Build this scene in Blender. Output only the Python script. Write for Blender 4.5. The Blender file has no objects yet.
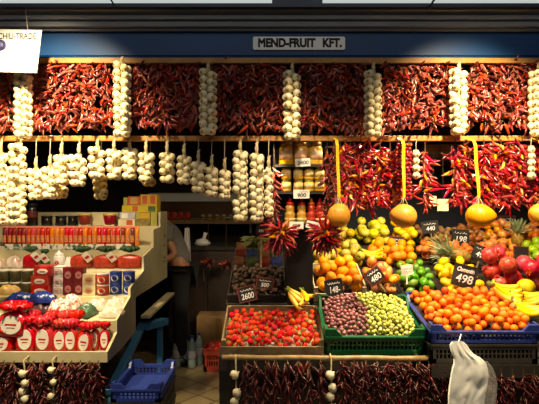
import bpy, bmesh, math, random
from mathutils import Vector, Matrix, Quaternion, noise as mnoise

R = math.radians
SC = bpy.context.scene
COL = SC.collection
D0 = 2.8            # camera stands 2.8 m in front of the stall's front plane (Y = 0)
EYE = 1.55
FPX = 500.0


def P(px, py, Y=0.0):
    """World point at depth Y seen at photo pixel (px, py)."""
    d = D0 + Y
    return Vector(((px - 269.5) * d / FPX, Y, EYE - (py - 202.0) * d / FPX))


def M(Y=0.0):
    return (D0 + Y) / FPX          # metres per photo pixel at depth Y


# ------------------------------------------------------------------ camera, world, lamps, exposure
cam_d = bpy.data.cameras.new('camera')
cam_d.sensor_width = 36.0
cam_d.lens = 36.0 * FPX / 539.0
cam_d.clip_end = 60
cam = bpy.data.objects.new('camera', cam_d)
COL.objects.link(cam)
cam.location = (0, -D0, EYE)
cam.rotation_euler = (R(90), 0, 0)
SC.camera = cam

W = bpy.data.worlds.new('market_hall_air')
SC.world = W
W.use_nodes = True
W.node_tree.nodes['Background'].inputs[0].default_value = (1.0, 0.93, 0.82, 1)
W.node_tree.nodes['Background'].inputs[1].default_value = 0.016


def spot(name, loc, target, power, angle, blend, color, size=0.04):
    d = bpy.data.lights.new(name, 'SPOT')
    d.energy = power
    d.spot_size = R(angle)
    d.spot_blend = blend
    d.color = color
    d.shadow_soft_size = size
    o = bpy.data.objects.new(name, d)
    COL.objects.link(o)
    o.location = loc
    o.rotation_euler = (Vector(target) - Vector(loc)).to_track_quat('-Z', 'Y').to_euler()
    return o


WARM = (1.0, 0.80, 0.52)
spot('canopy_spot_lamp', (-1.05, -0.95, 2.80), (-1.20, 0.0, 1.66), 215, 66, 1.0, (1.0, 0.80, 0.48))
spot('canopy_spot_lamp', (1.08, -0.95, 2.80), (1.06, 0.0, 1.63), 225, 61, 1.0, (1.0, 0.79, 0.46))
spot('canopy_spot_lamp', (0.10, -0.95, 2.80), (0.08, 0.1, 1.28), 74, 40, 0.85, (1.0, 0.80, 0.50))
spot('jar_fill_lamp', (0.15, -1.75, 2.42), (0.18, 0.08, 1.64), 20, 21, 0.6, (1.0, 0.82, 0.52))  # unseen fill lamp, added to brighten the honey jars
spot('fruit_lamp', (0.70, 0.18, 2.20), (0.72, 0.50, 0.95), 58, 125, 0.5, WARM, 0.10)
spot('fruit_lamp', (1.45, 0.20, 2.20), (1.40, 0.60, 1.0), 52, 125, 0.5, WARM, 0.10)
spot('fruit_lamp', (0.02, 0.02, 1.86), (0.02, 0.20, 0.8), 15, 62, 0.6, WARM)
spot('spice_lamp', (-1.30, 0.16, 2.20), (-1.35, 0.40, 0.9), 44, 125, 0.5, WARM)
spot('aisle_fill_lamp', (-0.30, 0.95, 2.35), (-0.80, 1.55, 1.1), 13, 105, 0.8, WARM)  # unseen fill lamp, added to lift the stand's side, person and back room
hall = bpy.data.lights.new('hall_skylight', 'AREA')          # the market hall's high lit roof, behind the photographer
hall.shape = 'RECTANGLE'
hall.size, hall.size_y = 8.0, 3.0
hall.energy = 46
hall.color = (1.0, 0.97, 0.92)
ho = bpy.data.objects.new('hall_skylight', hall)
COL.objects.link(ho)
ho.location = (0, -6.5, 5.5)
ho.rotation_euler = (Vector((0, 0, 1.6)) - ho.location).to_track_quat('-Z', 'Y').to_euler()

SC.view_settings.view_transform = 'Standard'
SC.view_settings.look = 'None'
SC.view_settings.exposure = 0.9
SC.view_settings.gamma = 1.0
SC.view_settings.use_curve_mapping = False

# ------------------------------------------------------------------ helpers
ORD = ['first', 'second', 'third', 'fourth', 'fifth', 'sixth', 'seventh', 'eighth', 'ninth', 'tenth', 'eleventh', 'twelfth',
       'thirteenth', 'fourteenth', 'fifteenth', 'sixteenth', 'seventeenth', 'eighteenth', 'nineteenth', 'twentieth',
       'twenty-first', 'twenty-second', 'twenty-third', 'twenty-fourth', 'twenty-fifth', 'twenty-sixth', 'twenty-seventh',
       'twenty-eighth', 'twenty-ninth', 'thirtieth']


def lin(c):
    if isinstance(c, str):
        c = c.lstrip('#')
        c = [int(c[i:i + 2], 16) / 255 for i in (0, 2, 4)]
        c = [x / 12.92 if x <= 0.04045 else ((x + 0.055) / 1.055) ** 2.4 for x in c]
    return (c[0], c[1], c[2], 1)


MATS = {}


def mat(name, col, rough=0.5, col2=None, scale=20.0, sharp=(0.35, 0.65), rnd=(0.0, 0.0, 0.0), spec=0.5, bump=0.0,
        trans=0.0, alpha=1.0, sss=0.0, metal=0.0, coat=0.0, detail=3.0):
    """Procedural material: noise between two colours, per-object shift of hue / saturation / value, optional bump."""
    if name in MATS:
        return MATS[name]
    m = bpy.data.materials.new(name)
    m.use_nodes = True
    nt = m.node_tree
    b = nt.nodes['Principled BSDF']
    tc = nt.nodes.new('ShaderNodeTexCoord')
    nz = nt.nodes.new('ShaderNodeTexNoise')
    nz.inputs['Scale'].default_value = scale
    nz.inputs['Detail'].default_value = detail
    nt.links.new(tc.outputs['Object'], nz.inputs['Vector'])
    rp = nt.nodes.new('ShaderNodeValToRGB')
    rp.color_ramp.elements[0].position, rp.color_ramp.elements[1].position = sharp
    rp.color_ramp.elements[0].color = lin(col)
    rp.color_ramp.elements[1].color = lin(col2 if col2 else col)
    nt.links.new(nz.outputs['Fac'], rp.inputs['Fac'])
    out = rp.outputs['Color']
    if any(rnd):
        oi = nt.nodes.new('ShaderNodeObjectInfo')
        hs = nt.nodes.new('ShaderNodeHueSaturation')
        for k, (inp, base) in enumerate((('Hue', 0.5), ('Saturation', 1.0), ('Value', 1.0))):
            if not rnd[k]:
                continue
            mul = nt.nodes.new('ShaderNodeMath'); mul.operation = 'MULTIPLY'; mul.inputs[1].default_value = (7.0, 13.0, 29.0)[k]
            fr = nt.nodes.new('ShaderNodeMath'); fr.operation = 'FRACT'
            mr = nt.nodes.new('ShaderNodeMapRange')
            mr.inputs['To Min'].default_value = base - rnd[k]
            mr.inputs['To Max'].default_value = base + rnd[k]
            nt.links.new(oi.outputs['Random'], mul.inputs[0]); nt.links.new(mul.outputs[0], fr.inputs[0])
            nt.links.new(fr.outputs[0], mr.inputs['Value']); nt.links.new(mr.outputs[0], hs.inputs[inp])
        nt.links.new(out, hs.inputs['Color'])
        out = hs.outputs['Color']
    nt.links.new(out, b.inputs['Base Color'])
    b.inputs['Roughness'].default_value = rough
    b.inputs['Specular IOR Level'].default_value = spec
    b.inputs['Metallic'].default_value = metal
    b.inputs['Transmission Weight'].default_value = trans
    b.inputs['Alpha'].default_value = alpha
    b.inputs['Coat Weight'].default_value = coat
    if sss:
        b.inputs['Subsurface Weight'].default_value = sss
        b.inputs['Subsurface Radius'].default_value = (0.01, 0.005, 0.002)
    if bump:
        bp = nt.nodes.new('ShaderNodeBump')
        bp.inputs['Strength'].default_value = bump
        bp.inputs['Distance'].default_value = 0.004
        nt.links.new(nz.outputs['Fac'], bp.inputs['Height'])
        nt.links.new(bp.outputs['Normal'], b.inputs['Normal'])
    MATS[name] = m
    return m


class MB:
    """Mesh builder: collects shapes, builds one mesh."""

    def __init__(s):
        s.v, s.f, s.mi, s.sm = [], [], [], []

    def add(s, vs, fs, mi=0, smooth=False, mx=None):
        o = len(s.v)
        s.v += [tuple(mx @ Vector(v)) for v in vs] if mx else [tuple(v) for v in vs]
        s.f += [tuple(o + i for i in f) for f in fs]
        s.mi += [mi] * len(fs)
        s.sm += [smooth] * len(fs)
        return s

    def box(s, x0, y0, z0, x1, y1, z1, mi=0, mx=None):
        vs = [(x0, y0, z0), (x1, y0, z0), (x1, y1, z0), (x0, y1, z0), (x0, y0, z1), (x1, y0, z1), (x1, y1, z1), (x0, y1, z1)]
        fs = [(3, 2, 1, 0), (4, 5, 6, 7), (0, 1, 5, 4), (1, 2, 6, 5), (2, 3, 7, 6), (3, 0, 4, 7)]
        return s.add(vs, fs, mi, False, mx)

    def prism(s, pts, axis, a0, a1, mi=0):
        """Polygon pts (2-D) extruded along axis 'x' (pts are y,z), 'y' (x,z) or 'z' (x,y)."""
        def mk(p, a):
            return {'x': (a, p[0], p[1]), 'y': (p[0], a, p[1]), 'z': (p[0], p[1], a)}[axis]
        n = len(pts)
        vs = [mk(p, a0) for p in pts] + [mk(p, a1) for p in pts]
        fs = [tuple(range(n))[::-1], tuple(range(n, 2 * n))] + [(i, (i + 1) % n, n + (i + 1) % n, n + i) for i in range(n)]
        return s.add(vs, fs, mi)

    def tube(s, pts, rad, n=6, mi=0, flat=1.0, mx=None):
        pts = [Vector(p) for p in pts]
        if not hasattr(rad, '__len__'):
            rad = [rad] * len(pts)
        vs, fs = [], []
        up = None
        for i, p in enumerate(pts):
            t = (pts[min(i + 1, len(pts) - 1)] - pts[max(i - 1, 0)]).normalized()
            if up is None:
                up = t.orthogonal().normalized()
            up = (up - t * up.dot(t)).normalized()
            sd = t.cross(up)
            for k in range(n):
                a = 2 * math.pi * k / n
                vs.append(p + (up * math.cos(a) + sd * math.sin(a) * flat) * rad[i])
        for i in range(len(pts) - 1):
            for k in range(n):
                fs.append((i * n + k, i * n + (k + 1) % n, (i + 1) * n + (k + 1) % n, (i + 1) * n + k))
        fs.append(tuple(range(n))[::-1])
        fs.append(tuple((len(pts) - 1) * n + k for k in range(n)))
        return s.add(vs, fs, mi, True, mx)

    def lathe(s, prof, n=16, mi=0, mx=None, fn=None, smooth=True):
        """prof: (radius, z) from bottom to top; fn(a, i) scales the radius."""
        vs, fs = [], []
        for i, (r, z) in enumerate(prof):
            for k in range(n):
                a = 2 * math.pi * k / n
                q = r * (fn(a, i) if fn else 1)
                vs.append((q * math.cos(a), q * math.sin(a), z))
        for i in range(len(prof) - 1):
            for k in range(n):
                fs.append((i * n + k, i * n + (k + 1) % n, (i + 1) * n + (k + 1) % n, (i + 1) * n + k))
        fs.append(tuple(range(n))[::-1])
        fs.append(tuple((len(prof) - 1) * n + k for k in range(n)))
        return s.add(vs, fs, mi, smooth, mx)

    def ball(s, r, nu=14, nv=9, mi=0, mx=None, fn=None):
        """Sphere; fn(unit vector) -> vector replaces the point on the unit sphere."""
        prof_v, fs = [], []
        for i in range(1, nv):
            t = math.pi * i / nv
            for k in range(nu):
                a = 2 * math.pi * k / nu
                prof_v.append(Vector((math.sin(t) * math.cos(a), math.sin(t) * math.sin(a), -math.cos(t))))
        prof_v = [Vector((0, 0, -1))] + prof_v + [Vector((0, 0, 1))]
        vs = [(fn(p) if fn else p) * r for p in prof_v]
        last = len(vs) - 1
        for k in range(nu):
            fs.append((0, 1 + (k + 1) % nu, 1 + k))
            fs.append((last, last - nu + k, last - nu + (k + 1) % nu))
        for i in range(nv - 2):
            for k in range(nu):
                a, b = 1 + i * nu + k, 1 + i * nu + (k + 1) % nu
                fs.append((a, b, b + nu, a + nu))
        return s.add(vs, fs, mi, True, mx)

    def mesh(s, name, mats, bevel=0.0):
        me = bpy.data.meshes.new(name)
        me.from_pydata(s.v, [], s.f)
        for m in (mats if isinstance(mats, (list, tuple)) else [mats]):
            me.materials.append(m)
        me.polygons.foreach_set('material_index', s.mi)
        me.polygons.foreach_set('use_smooth', s.sm)
        bm = bmesh.new()
        bm.from_mesh(me)
        bmesh.ops.recalc_face_normals(bm, faces=bm.faces)
        if bevel:
            ed = [e for e in bm.edges if len(e.link_faces) == 2 and e.calc_face_angle(0) > 0.6]
            bmesh.ops.bevel(bm, geom=ed, offset=bevel, segments=2, profile=0.6, affect='EDGES', clamp_overlap=True)
        bm.to_mesh(me)
        bm.free()
        me.update()
        return me

    def build(s, name, mats, parent=None, mx=None, bevel=0.0):
        return put(name, s.mesh(name, mats, bevel), parent, mx)


def put(name, mesh, parent=None, mx=None):
    o = bpy.data.objects.new(name, mesh)
    COL.objects.link(o)
    if parent:
        o.parent = parent
    if mx is not None:
        o.matrix_local = mx
    return o


def tag(o, label=None, cat=None, group=None, kind=None):
    if label: o['label'] = label
    if cat: o['category'] = cat
    if group: o['group'] = group
    if kind: o['kind'] = kind
    return o


def empty(name, loc, label, cat, group=None, mx=None):
    o = bpy.data.objects.new(name, None)
    o.empty_display_size = 0.02
    COL.objects.link(o)
    if mx is not None:
        o.matrix_world = mx
    else:
        o.location = loc
    return tag(o, label, cat, group)


def T(x, y, z):
    return Matrix.Translation((x, y, z))


def rot(a, axis):
    return Matrix.Rotation(R(a), 4, axis)


def struct(name, mb, m, bevel=0.0):
    return tag(mb.build(name, m, bevel=bevel), kind='structure')


def text(name, body, size, m, parent, mx, sx=1.0, shear=0.0, bold=0.0, extrude=0.0006):
    """Lettering as a mesh, thickened by BOLD."""
    c = bpy.data.curves.new(name, 'FONT')
    c.body = body
    c.size = size
    c.align_x = 'CENTER'
    c.align_y = 'CENTER'
    c.shear = shear
    c.extrude = extrude
    c.bevel_depth = bold
    c.bevel_resolution = 0
    tmp = bpy.data.objects.new(name + '_outline', c)
    me = bpy.data.meshes.new_from_object(tmp)
    bpy.data.objects.remove(tmp)
    bpy.data.curves.remove(c)
    me.name = name
    me.materials.clear()
    me.materials.append(m)
    return put(name, me, parent, mx @ rot(90, 'X') @ Matrix.Diagonal((sx, 1, 1, 1)))


# ------------------------------------------------------------------ materials
m_tile = bpy.data.materials.new('floor_tiles')
m_tile.use_nodes = True
_nt = m_tile.node_tree
_b = _nt.nodes['Principled BSDF']
_tc = _nt.nodes.new('ShaderNodeTexCoord')
_mp = _nt.nodes.new('ShaderNodeMapping')
_mp.inputs['Rotation'].default_value = (0, 0, R(38))
_br = _nt.nodes.new('ShaderNodeTexBrick')
_br.offset = 0.0
_br.inputs['Scale'].default_value = 1.0
_br.inputs['Brick Width'].default_value = 0.2
_br.inputs['Row Height'].default_value = 0.2
_br.inputs['Mortar Size'].default_value = 0.006
_br.inputs['Color1'].default_value = lin('#8d7b58')
_br.inputs['Color2'].default_value = lin('#7c6c4e')
_br.inputs['Mortar'].default_value = lin('#3a3226')
_nt.links.new(_tc.outputs['Object'], _mp.inputs['Vector'])
_nt.links.new(_mp.outputs['Vector'], _br.inputs['Vector'])
_nt.links.new(_br.outputs['Color'], _b.inputs['Base Color'])
_b.inputs['Roughness'].default_value = 0.35

m_blue = mat('blue_enamel', '#0a3d70', 0.42, '#0c437a', 3, spec=0.3)
m_bluedark = mat('dark_blue_paint', '#16263c', 0.45, '#1b2e48', 5)
m_mould = mat('grey_tan_paint', '#8b9094', 0.5, '#80858a', 6)
m_pale = mat('pale_canopy_paint', '#d4dcda', 0.6, '#c8d1d0', 4)
m_dark = mat('dark_wall_paint', '#241c15', 0.8, '#2b2219', 5)
m_navy = mat('navy_wall_paint', '#141922', 0.8, '#191f2a', 5)
m_black = mat('black_paint', '#0c0b0a', 0.5, '#12100e', 8)
m_rail = mat('pine_batten_wood', '#ba8438', 0.55, '#a26c2c', 14, bump=0.1)
m_railold = mat('worn_bamboo_wood', '#a88852', 0.5, '#8a6c3e', 20, bump=0.15)
m_cream = mat('cream_laminate', '#c4b88e', 0.5, '#b0a47c', 5)
m_board = mat('cream_board_edge', '#c6b78c', 0.6, '#b9aa80', 9)
m_crate = mat('old_crate_wood', '#8a744f', 0.75, '#6e5a3a', 18, bump=0.2)
m_display = mat('dark_display_wood', '#1d1712', 0.7, '#271f18', 12)
m_white = mat('white_card', '#eeeade', 0.6, '#e4dfd0', 8)
m_chalk = mat('chalk_white', '#efece2', 0.9)
m_slate = mat('slate_black', '#14110f', 0.7, '#1c1815', 30)
m_redframe = mat('red_brown_wood', '#7a2a1c', 0.6, '#5e2015', 20)
m_ink = mat('black_ink', '#0d0d0d', 0.6)
m_inkred = mat('red_ink', '#b5201a', 0.6)
m_inkgrey = mat('grey_ink', '#55524c', 0.7)
m_purple = mat('purple_ink', '#15123c', 0.6, '#282258', 60)
m_cord = mat('pale_cord', '#b9ad93', 0.8)
m_browncord = mat('brown_cord', '#4a3018', 0.9, '#35220f', 40)
m_wire = mat('steel_wire', '#9a9a94', 0.35, metal=0.9)
m_garlic = mat('garlic_skin', '#f3e5c0', 0.42, '#e8d5a2', 30, rnd=(0.0, 0.12, 0.10), bump=0.15, sss=0.05)
m_garlicold = mat('yellowed_garlic_skin', '#d9c27a', 0.5, '#c8ae62', 30, rnd=(0.0, 0.1, 0.1), bump=0.15)
m_root = mat('garlic_root', '#a98d5c', 0.9, '#8d7143', 60)
m_stalk = mat('dry_garlic_stalk', '#c9b88d', 0.8, '#a48f60', 40, bump=0.3)
m_chilli = mat('dried_red_chilli', '#b8523a', 0.30, '#8e3020', 35, rnd=(0.014, 0.18, 0.42), bump=0.25, spec=0.8)
m_chillid = mat('dark_dried_chilli', '#7c2a1c', 0.36, '#581a12', 35, rnd=(0.01, 0.15, 0.4), bump=0.25)
m_chillif = mat('fresh_red_chilli', '#c01e1c', 0.22, '#98141c', 25, rnd=(0.012, 0.1, 0.4), spec=0.6)
m_chilliy = mat('yellow_chilli', '#e59a12', 0.22, '#d97a0c', 25, rnd=(0.02, 0.1, 0.2), spec=0.6)
m_cstem = mat('chilli_stem', '#9a8446', 0.7, '#776430', 40)
m_straw = mat('strawberry_red', '#da3412', 0.36, '#cc280c', 90, rnd=(0.012, 0.03, 0.22), bump=0.5, spec=0.22)
m_leaf = mat('calyx_green', '#84903a', 0.6, '#6a7a2c', 30, rnd=(0.02, 0.1, 0.2))
m_orange = mat('orange_peel', '#f39a08', 0.42, '#ee8a04', 120, rnd=(0.010, 0.02, 0.10), bump=0.35, spec=0.25)
m_tang = mat('tangerine_peel', '#f07a06', 0.40, '#ea6a04', 120, rnd=(0.012, 0.02, 0.10), bump=0.35, spec=0.25)
m_lemon = mat('lemon_peel', '#f2c60c', 0.40, '#ecba08', 100, rnd=(0.012, 0.03, 0.08), bump=0.3, spec=0.3)
m_lime = mat('lime_peel', '#4e8a12', 0.34, '#70a020', 1.5, rnd=(0.025, 0.1, 0.2), bump=0.2)
m_yapple = mat('yellow_apple_skin', '#e2d22c', 0.28, '#c9c42a', 1.5, rnd=(0.012, 0.08, 0.10))
m_quince = mat('quince_skin', '#cdb636', 0.45, '#b9a42e', 1.5, rnd=(0.02, 0.1, 0.12))
m_gapple = mat('green_apple_skin', '#8fb02c', 0.28, '#a4bc3a', 1.5, rnd=(0.015, 0.08, 0.12))
m_rapple = mat('red_yellow_apple_skin', '#e4b030', 0.28, '#d0401c', 1.5, rnd=(0.01, 0.08, 0.10))
m_mango = mat('mango_skin', '#e8a83a', 0.3, '#c8452a', 1.2, rnd=(0.012, 0.08, 0.12))
m_pom = mat('pomegranate_skin', '#b8262a', 0.34, '#d0604a', 2.2, sharp=(0.42, 0.72), rnd=(0.012, 0.08, 0.15), spec=0.4)
m_peach = mat('peach_skin', '#d98a30', 0.5, '#c0582a', 1.6, rnd=(0.016, 0.06, 0.15), spec=0.3)
m_kiwi = mat('kiwi_skin', '#a8783a', 0.75, '#86602c', 60, rnd=(0.015, 0.1, 0.2), bump=0.3)
m_date = mat('date_skin', '#a86a2a', 0.45, '#7c4718', 20, rnd=(0.015, 0.1, 0.25))
m_nut = mat('dried_fruit_skin', '#4e3620', 0.7, '#372414', 30, rnd=(0.02, 0.1, 0.3))
m_grapeg = mat('green_grape_skin', '#c4c25c', 0.26, '#b4b64c', 14, rnd=(0.015, 0.1, 0.12), spec=0.6)
m_graper = mat('red_grape_skin', '#7c4044', 0.4, '#96605c', 14, rnd=(0.02, 0.12, 0.25), spec=0.5)
m_gstem = mat('grape_stem', '#7c7a34', 0.8)
m_banana = mat('banana_peel', '#eebf1c', 0.4, '#e6b214', 12, rnd=(0.01, 0.06, 0.08))
m_bananat = mat('banana_tip', '#4a3814', 0.8, '#6c6420', 30)
m_pine = mat('pineapple_skin', '#b5842e', 0.6, '#7a5a20', 45, rnd=(0.01, 0.1, 0.1), bump=0.8)
m_pineleaf = mat('pineapple_leaf', '#b0b684', 0.45, '#66794a', 10)
m_pomelo = mat('pomelo_peel', '#f0a826', 0.4, '#ea9a1a', 90, rnd=(0.008, 0.05, 0.05), bump=0.3)
m_ribbon = mat('yellow_ribbon', '#efc018', 0.45)
m_grnplast = mat('green_plastic', '#0f5630', 0.38, '#0d4e2b', 8)
m_bluplast = mat('blue_plastic', '#2b3c86', 0.38, '#26367a', 8)
m_dkplast = mat('dark_grey_plastic', '#2c2824', 0.5, '#353029', 8)
m_redplast = mat('red_plastic', '#a33a26', 0.5, '#8f3020', 8)
m_paper = mat('liner_paper', '#d8cdb2', 0.8, '#c9bda0', 12)
m_blackliner = mat('dark_liner', '#2a2016', 0.9)  # dark brown so that gaps between the fruit read as shadow
m_bluesteel = mat('blue_steel_paint', '#3d779f', 0.4, '#356c93', 9)
m_glass = mat('jar_glass', '#fff6dc', 0.05, trans=0.9, spec=0.5)
m_honey = mat('honey_yellow', '#ecba34', 0.22, '#dca626', 30, rnd=(0.01, 0.05, 0.1), coat=0.6)
m_honeydk = mat('honey_dark', '#9c6a1c', 0.3, '#8a5a14', 30, coat=0.6)
m_lidgold = mat('gold_lid', '#b98f3c', 0.35, metal=0.6)
m_lidolive = mat('olive_lid', '#7c7030', 0.4)
m_label = mat('pale_label', '#e6d394', 0.6, '#d6b866', 40)
m_labelpink = mat('pink_label', '#e6c49a', 0.6, '#d99d6a', 40)
m_sauce = mat('pale_sauce', '#c99a3a', 0.3, '#bd8a2c', 20, coat=0.7)
m_saucer = mat('red_sauce', '#b8351c', 0.3, '#a02c16', 20, coat=0.7)
m_capred = mat('red_cap', '#cf2018', 0.35)
m_capor = mat('orange_cap', '#d8641c', 0.35)
m_redbag = mat('red_foil_bag', '#cc1a14', 0.25, '#b21410', 14, rnd=(0.006, 0.06, 0.12), bump=0.5)
m_oval = mat('oval_label', '#e9e2d2', 0.6, '#ded6c4', 20)
m_tubered = mat('red_paprika_tube', '#c9261a', 0.25, '#b31d14', 12, rnd=(0.012, 0.08, 0.2))
m_tubedark = mat('dark_red_paprika_tube', '#8a1d18', 0.3, '#741712', 12, rnd=(0.012, 0.08, 0.2))
m_tubeor = mat('orange_paprika_tube', '#e07a16', 0.25, '#d46a10', 12, rnd=(0.012, 0.08, 0.12))
m_tubecap = mat('pale_red_seal', '#e2806a', 0.35)
m_tinred = mat('red_tin', '#c0261c', 0.3, '#ab1e16', 10, rnd=(0.005, 0.05, 0.1))
m_tinwhite = mat('white_tin', '#dcd8cc', 0.35, '#cfcabc', 10)
m_tinor = mat('orange_red_tin', '#c8451e', 0.3, '#b43a18', 10)
m_tinblue = mat('blue_tin', '#2a49a0', 0.3, '#22408e', 10)
m_boxmaroon = mat('maroon_box', '#7a1a18', 0.4, '#681412', 10)
m_boxcream = mat('cream_box', '#d8cba0', 0.5, '#ccbd8e', 10)
m_boxyellow = mat('yellow_box', '#c9a63a', 0.5, '#b9942c', 12, rnd=(0.03, 0.1, 0.15))
m_boxgreen = mat('yellow_green_box', '#a8a244', 0.5, '#98923a', 12)
m_boxor = mat('orange_red_box', '#c0562a', 0.5, '#a84520', 12)
m_boxwhite = mat('white_lilac_box', '#c8c0c0', 0.5, '#a9a0b4', 30)
m_olivejar = mat('olive_jar', '#4a4222', 0.3, '#38321a', 20, coat=0.5)
m_lidwhite = mat('white_lid', '#d9d3be', 0.45)
m_blackjar = mat('black_jar', '#17120e', 0.25, '#1d1712', 10, coat=0.5)
m_porcelain = mat('white_porcelain', '#f2efe8', 0.18, coat=0.4)
m_clearbag = mat('clear_bag', '#d9c9b4', 0.2, '#c9a894', 35, bump=0.3, coat=0.5)
m_whitebag = mat('white_red_bag', '#ded0c4', 0.3, '#c04a3c', 60, sharp=(0.5, 0.6), bump=0.5)
m_greenbag = mat('green_bag', '#2f4a34', 0.3, '#4a6648', 30, bump=0.5)
m_bluebag = mat('blue_foil_bag', '#1d2f74', 0.22, '#b4b8c8', 22, sharp=(0.60, 0.66), bump=0.6)
m_yellowbag = mat('yellow_bag', '#d0a838', 0.3, '#c8a070', 22, bump=0.5)
m_redcontent = mat('red_paprika_bag', '#c4281a', 0.3, '#9c1a10', 45, rnd=(0.01, 0.05, 0.1), bump=1.0)
m_greentie = mat('green_tie', '#274a26', 0.6)
m_skin = mat('skin', '#b07a55', 0.5, '#a87250', 20, sss=0.05)
m_shirt = mat('grey_cotton', '#77736c', 0.9, '#6c6861', 40)
m_trousers = mat('black_cloth', '#0f0f10', 0.9)
m_shoe = mat('black_leather', '#0b0b0b', 0.4)
m_hair = mat('dark_hair', '#1c140e', 0.7)
m_bottle = mat('clear_bottle', '#8ea0a0', 0.1, '#7c9090', 10, coat=0.6)
m_carton = mat('brown_cardboard', '#8a6a40', 0.8, '#7a5c36', 10)
m_bagwhite = mat('white_film', '#fdfbf4', 0.35, '#f6f3ea', 8, bump=0.1, trans=0.0)

# clear film: thin see-through plastic
m_film = bpy.data.materials.new('clear_film')
m_film.use_nodes = True
_nt = m_film.node_tree
_b = _nt.nodes['Principled BSDF']
_b.inputs['Base Color'].default_value = lin('#e8e6e0')
_b.inputs['Roughness'].default_value = 0.25
_b.inputs['Alpha'].default_value = 0.22
_n = _nt.nodes.new('ShaderNodeTexNoise'); _n.inputs['Scale'].default_value = 25
_bp = _nt.nodes.new('ShaderNodeBump'); _bp.inputs['Strength'].default_value = 0.6; _bp.inputs['Distance'].default_value = 0.01
_nt.links.new(_n.outputs['Fac'], _bp.inputs['Height']); _nt.links.new(_bp.outputs['Normal'], _b.inputs['Normal'])

# ------------------------------------------------------------------ setting: room shell
struct('floor', MB().box(-3.2, -3.2, -0.05, 3.2, 3.3, 0.0), m_tile)
struct('wall_back', MB().box(-3.2, 3.2, 0, 3.2, 3.3, 3.0), m_dark)
struct('wall_left', MB().box(-3.2, 0.2, 0, -3.1, 3.2, 3.0), m_dark)
struct('wall_right', MB().box(3.1, 0.2, 0, 3.2, 3.2, 3.0), m_dark)
struct('ceiling', MB().box(-3.2, -0.02, 2.9, 3.2, 3.3, 3.0), m_dark)
# blue fascia board
z0, z1 = P(0, 57.2, -0.05).z, P(0, 30, -0.05).z
struct('trim_1', MB().prism([(-0.05, z0 + 0.012), (-0.04, z0), (-0.02, z0), (-0.02, z1), (-0.05, z1)], 'x', -3.1, 3.1), m_blue)
# dark lip under the fascia
struct('trim_2', MB().box(-3.1, -0.055, z0 - 0.012, 3.1, -0.01, z0), m_bluedark)
# stepped grey moulding over it
zz = [P(0, y, -0.08).z for y in (30, 27.5, 24, 21.5, 18, 12.5, 8)]
struct('trim_3', MB().prism([(-0.03, zz[0]), (-0.075, zz[0]), (-0.075, zz[1]), (-0.10, zz[1]), (-0.105, zz[2]), (-0.09, zz[3]), (-0.115, zz[3] + 0.002),
                             (-0.12, zz[4]), (-0.10, zz[4] + 0.004), (-0.135, zz[5]), (-0.14, zz[6]), (-0.03, zz[6])], 'x', -3.1, 3.1), m_mould)
za, zb = P(0, 8.2, -0.15).z, P(0, 3.9, -0.16).z - 0.01
struct('trim_4', MB().box(-3.1, -0.17, za, 3.1, -0.03, zb + 0.01), m_bluedark)
zc = P(0, -40, -0.15).z
m_glowpanel = bpy.data.materials.new('glowing_pale_panel')  # pale panels above the fascia, their brightness added as a glow of their own
m_glowpanel.use_nodes = True
_b = m_glowpanel.node_tree.nodes['Principled BSDF']
_b.inputs['Base Color'].default_value = lin('#c8d0ce')
_b.inputs['Emission Color'].default_value = lin('#cfd8d6')
_b.inputs['Emission Strength'].default_value = 0.36
for k, (a, b) in enumerate(((-300, 111), (113, 272), (323, 431.5), (434, 900))):
    struct('pale_panel_%d' % (1 + k), MB().box(P(a, 0, -0.15).x, -0.16, zb + 0.01, P(b, 0, -0.15).x, -0.12, zc), m_glowpanel)
struct('trim_9', MB().box(-3.1, -0.11, zb + 0.01, 3.1, -0.03, zc), m_bluedark)
# black cabinet column in the middle
struct('trim_10', MB().box(0.114, 0.48, 0.0, 0.285, 0.62, 2.9), m_black)
struct('trim_11', MB().box(0.30, 2.15, 0, 3.1, 2.2, 2.9), m_navy)      # partition behind the fruit

# ------------------------------------------------------------------ rails the strings hang from
zu0, zu1 = P(0, 66, 0).z, P(0, 61, 0).z
zl0, zl1 = P(0, 141, 0).z, P(0, 136, 0).z
tag(MB().box(-2.2, -0.062, zu0, 2.2, -0.034, zu1).build('wooden_rail', m_rail, bevel=0.003),
    'upper pine batten running under the blue fascia', 'rail')
tag(MB().box(-2.2, -0.012, zl0, 2.2, 0.02, zl1).build('wooden_rail', m_rail, bevel=0.003),
    'lower pine batten below the upper curtain of dried chillies', 'rail')
for k, x in enumerate((-2.15, 2.15)):            # uprights that carry both battens, outside the picture
    struct('trim_%d' % (12 + k), MB().box(x - 0.03, -0.034, 0, x + 0.03, 0.08, 2.9), m_dark)

# ------------------------------------------------------------------ garlic
rnd = random.Random(5)


def garlic_mesh(k):
    rg = random.Random(k)
    nl = rg.choice((6, 7, 8))
    ph = rg.random() * 6
    prof = [(0.004, -0.021), (0.0105, -0.0225), (0.017, -0.019), (0.0235, -0.010), (0.0258, 0.0), (0.0238, 0.009), (0.0175, 0.016), (0.010, 0.0215), (0.0062, 0.027), (0.0045, 0.036)]
    amp = [0, 0.03, 0.06, 0.07, 0.075, 0.07, 0.06, 0.04, 0.02, 0]
    b = MB()
    b.lathe(prof, 18, 0, fn=lambda a, i: 1 + amp[i] * math.cos(nl * a + ph) + 0.03 * math.sin(a * 2 + k))
    b.lathe([(0.0075, -0.0240), (0.0085, -0.0215), (0.004, -0.020)], 8, 1)
    return b.mesh('garlic_bulb', [m_garlic, m_root])


GAR = [garlic_mesh(k) for k in range(5)]
GAROLD = []
for k in range(2):
    g = GAR[k].copy(); g.materials[0] = m_garlicold; GAROLD.append(g)


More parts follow.
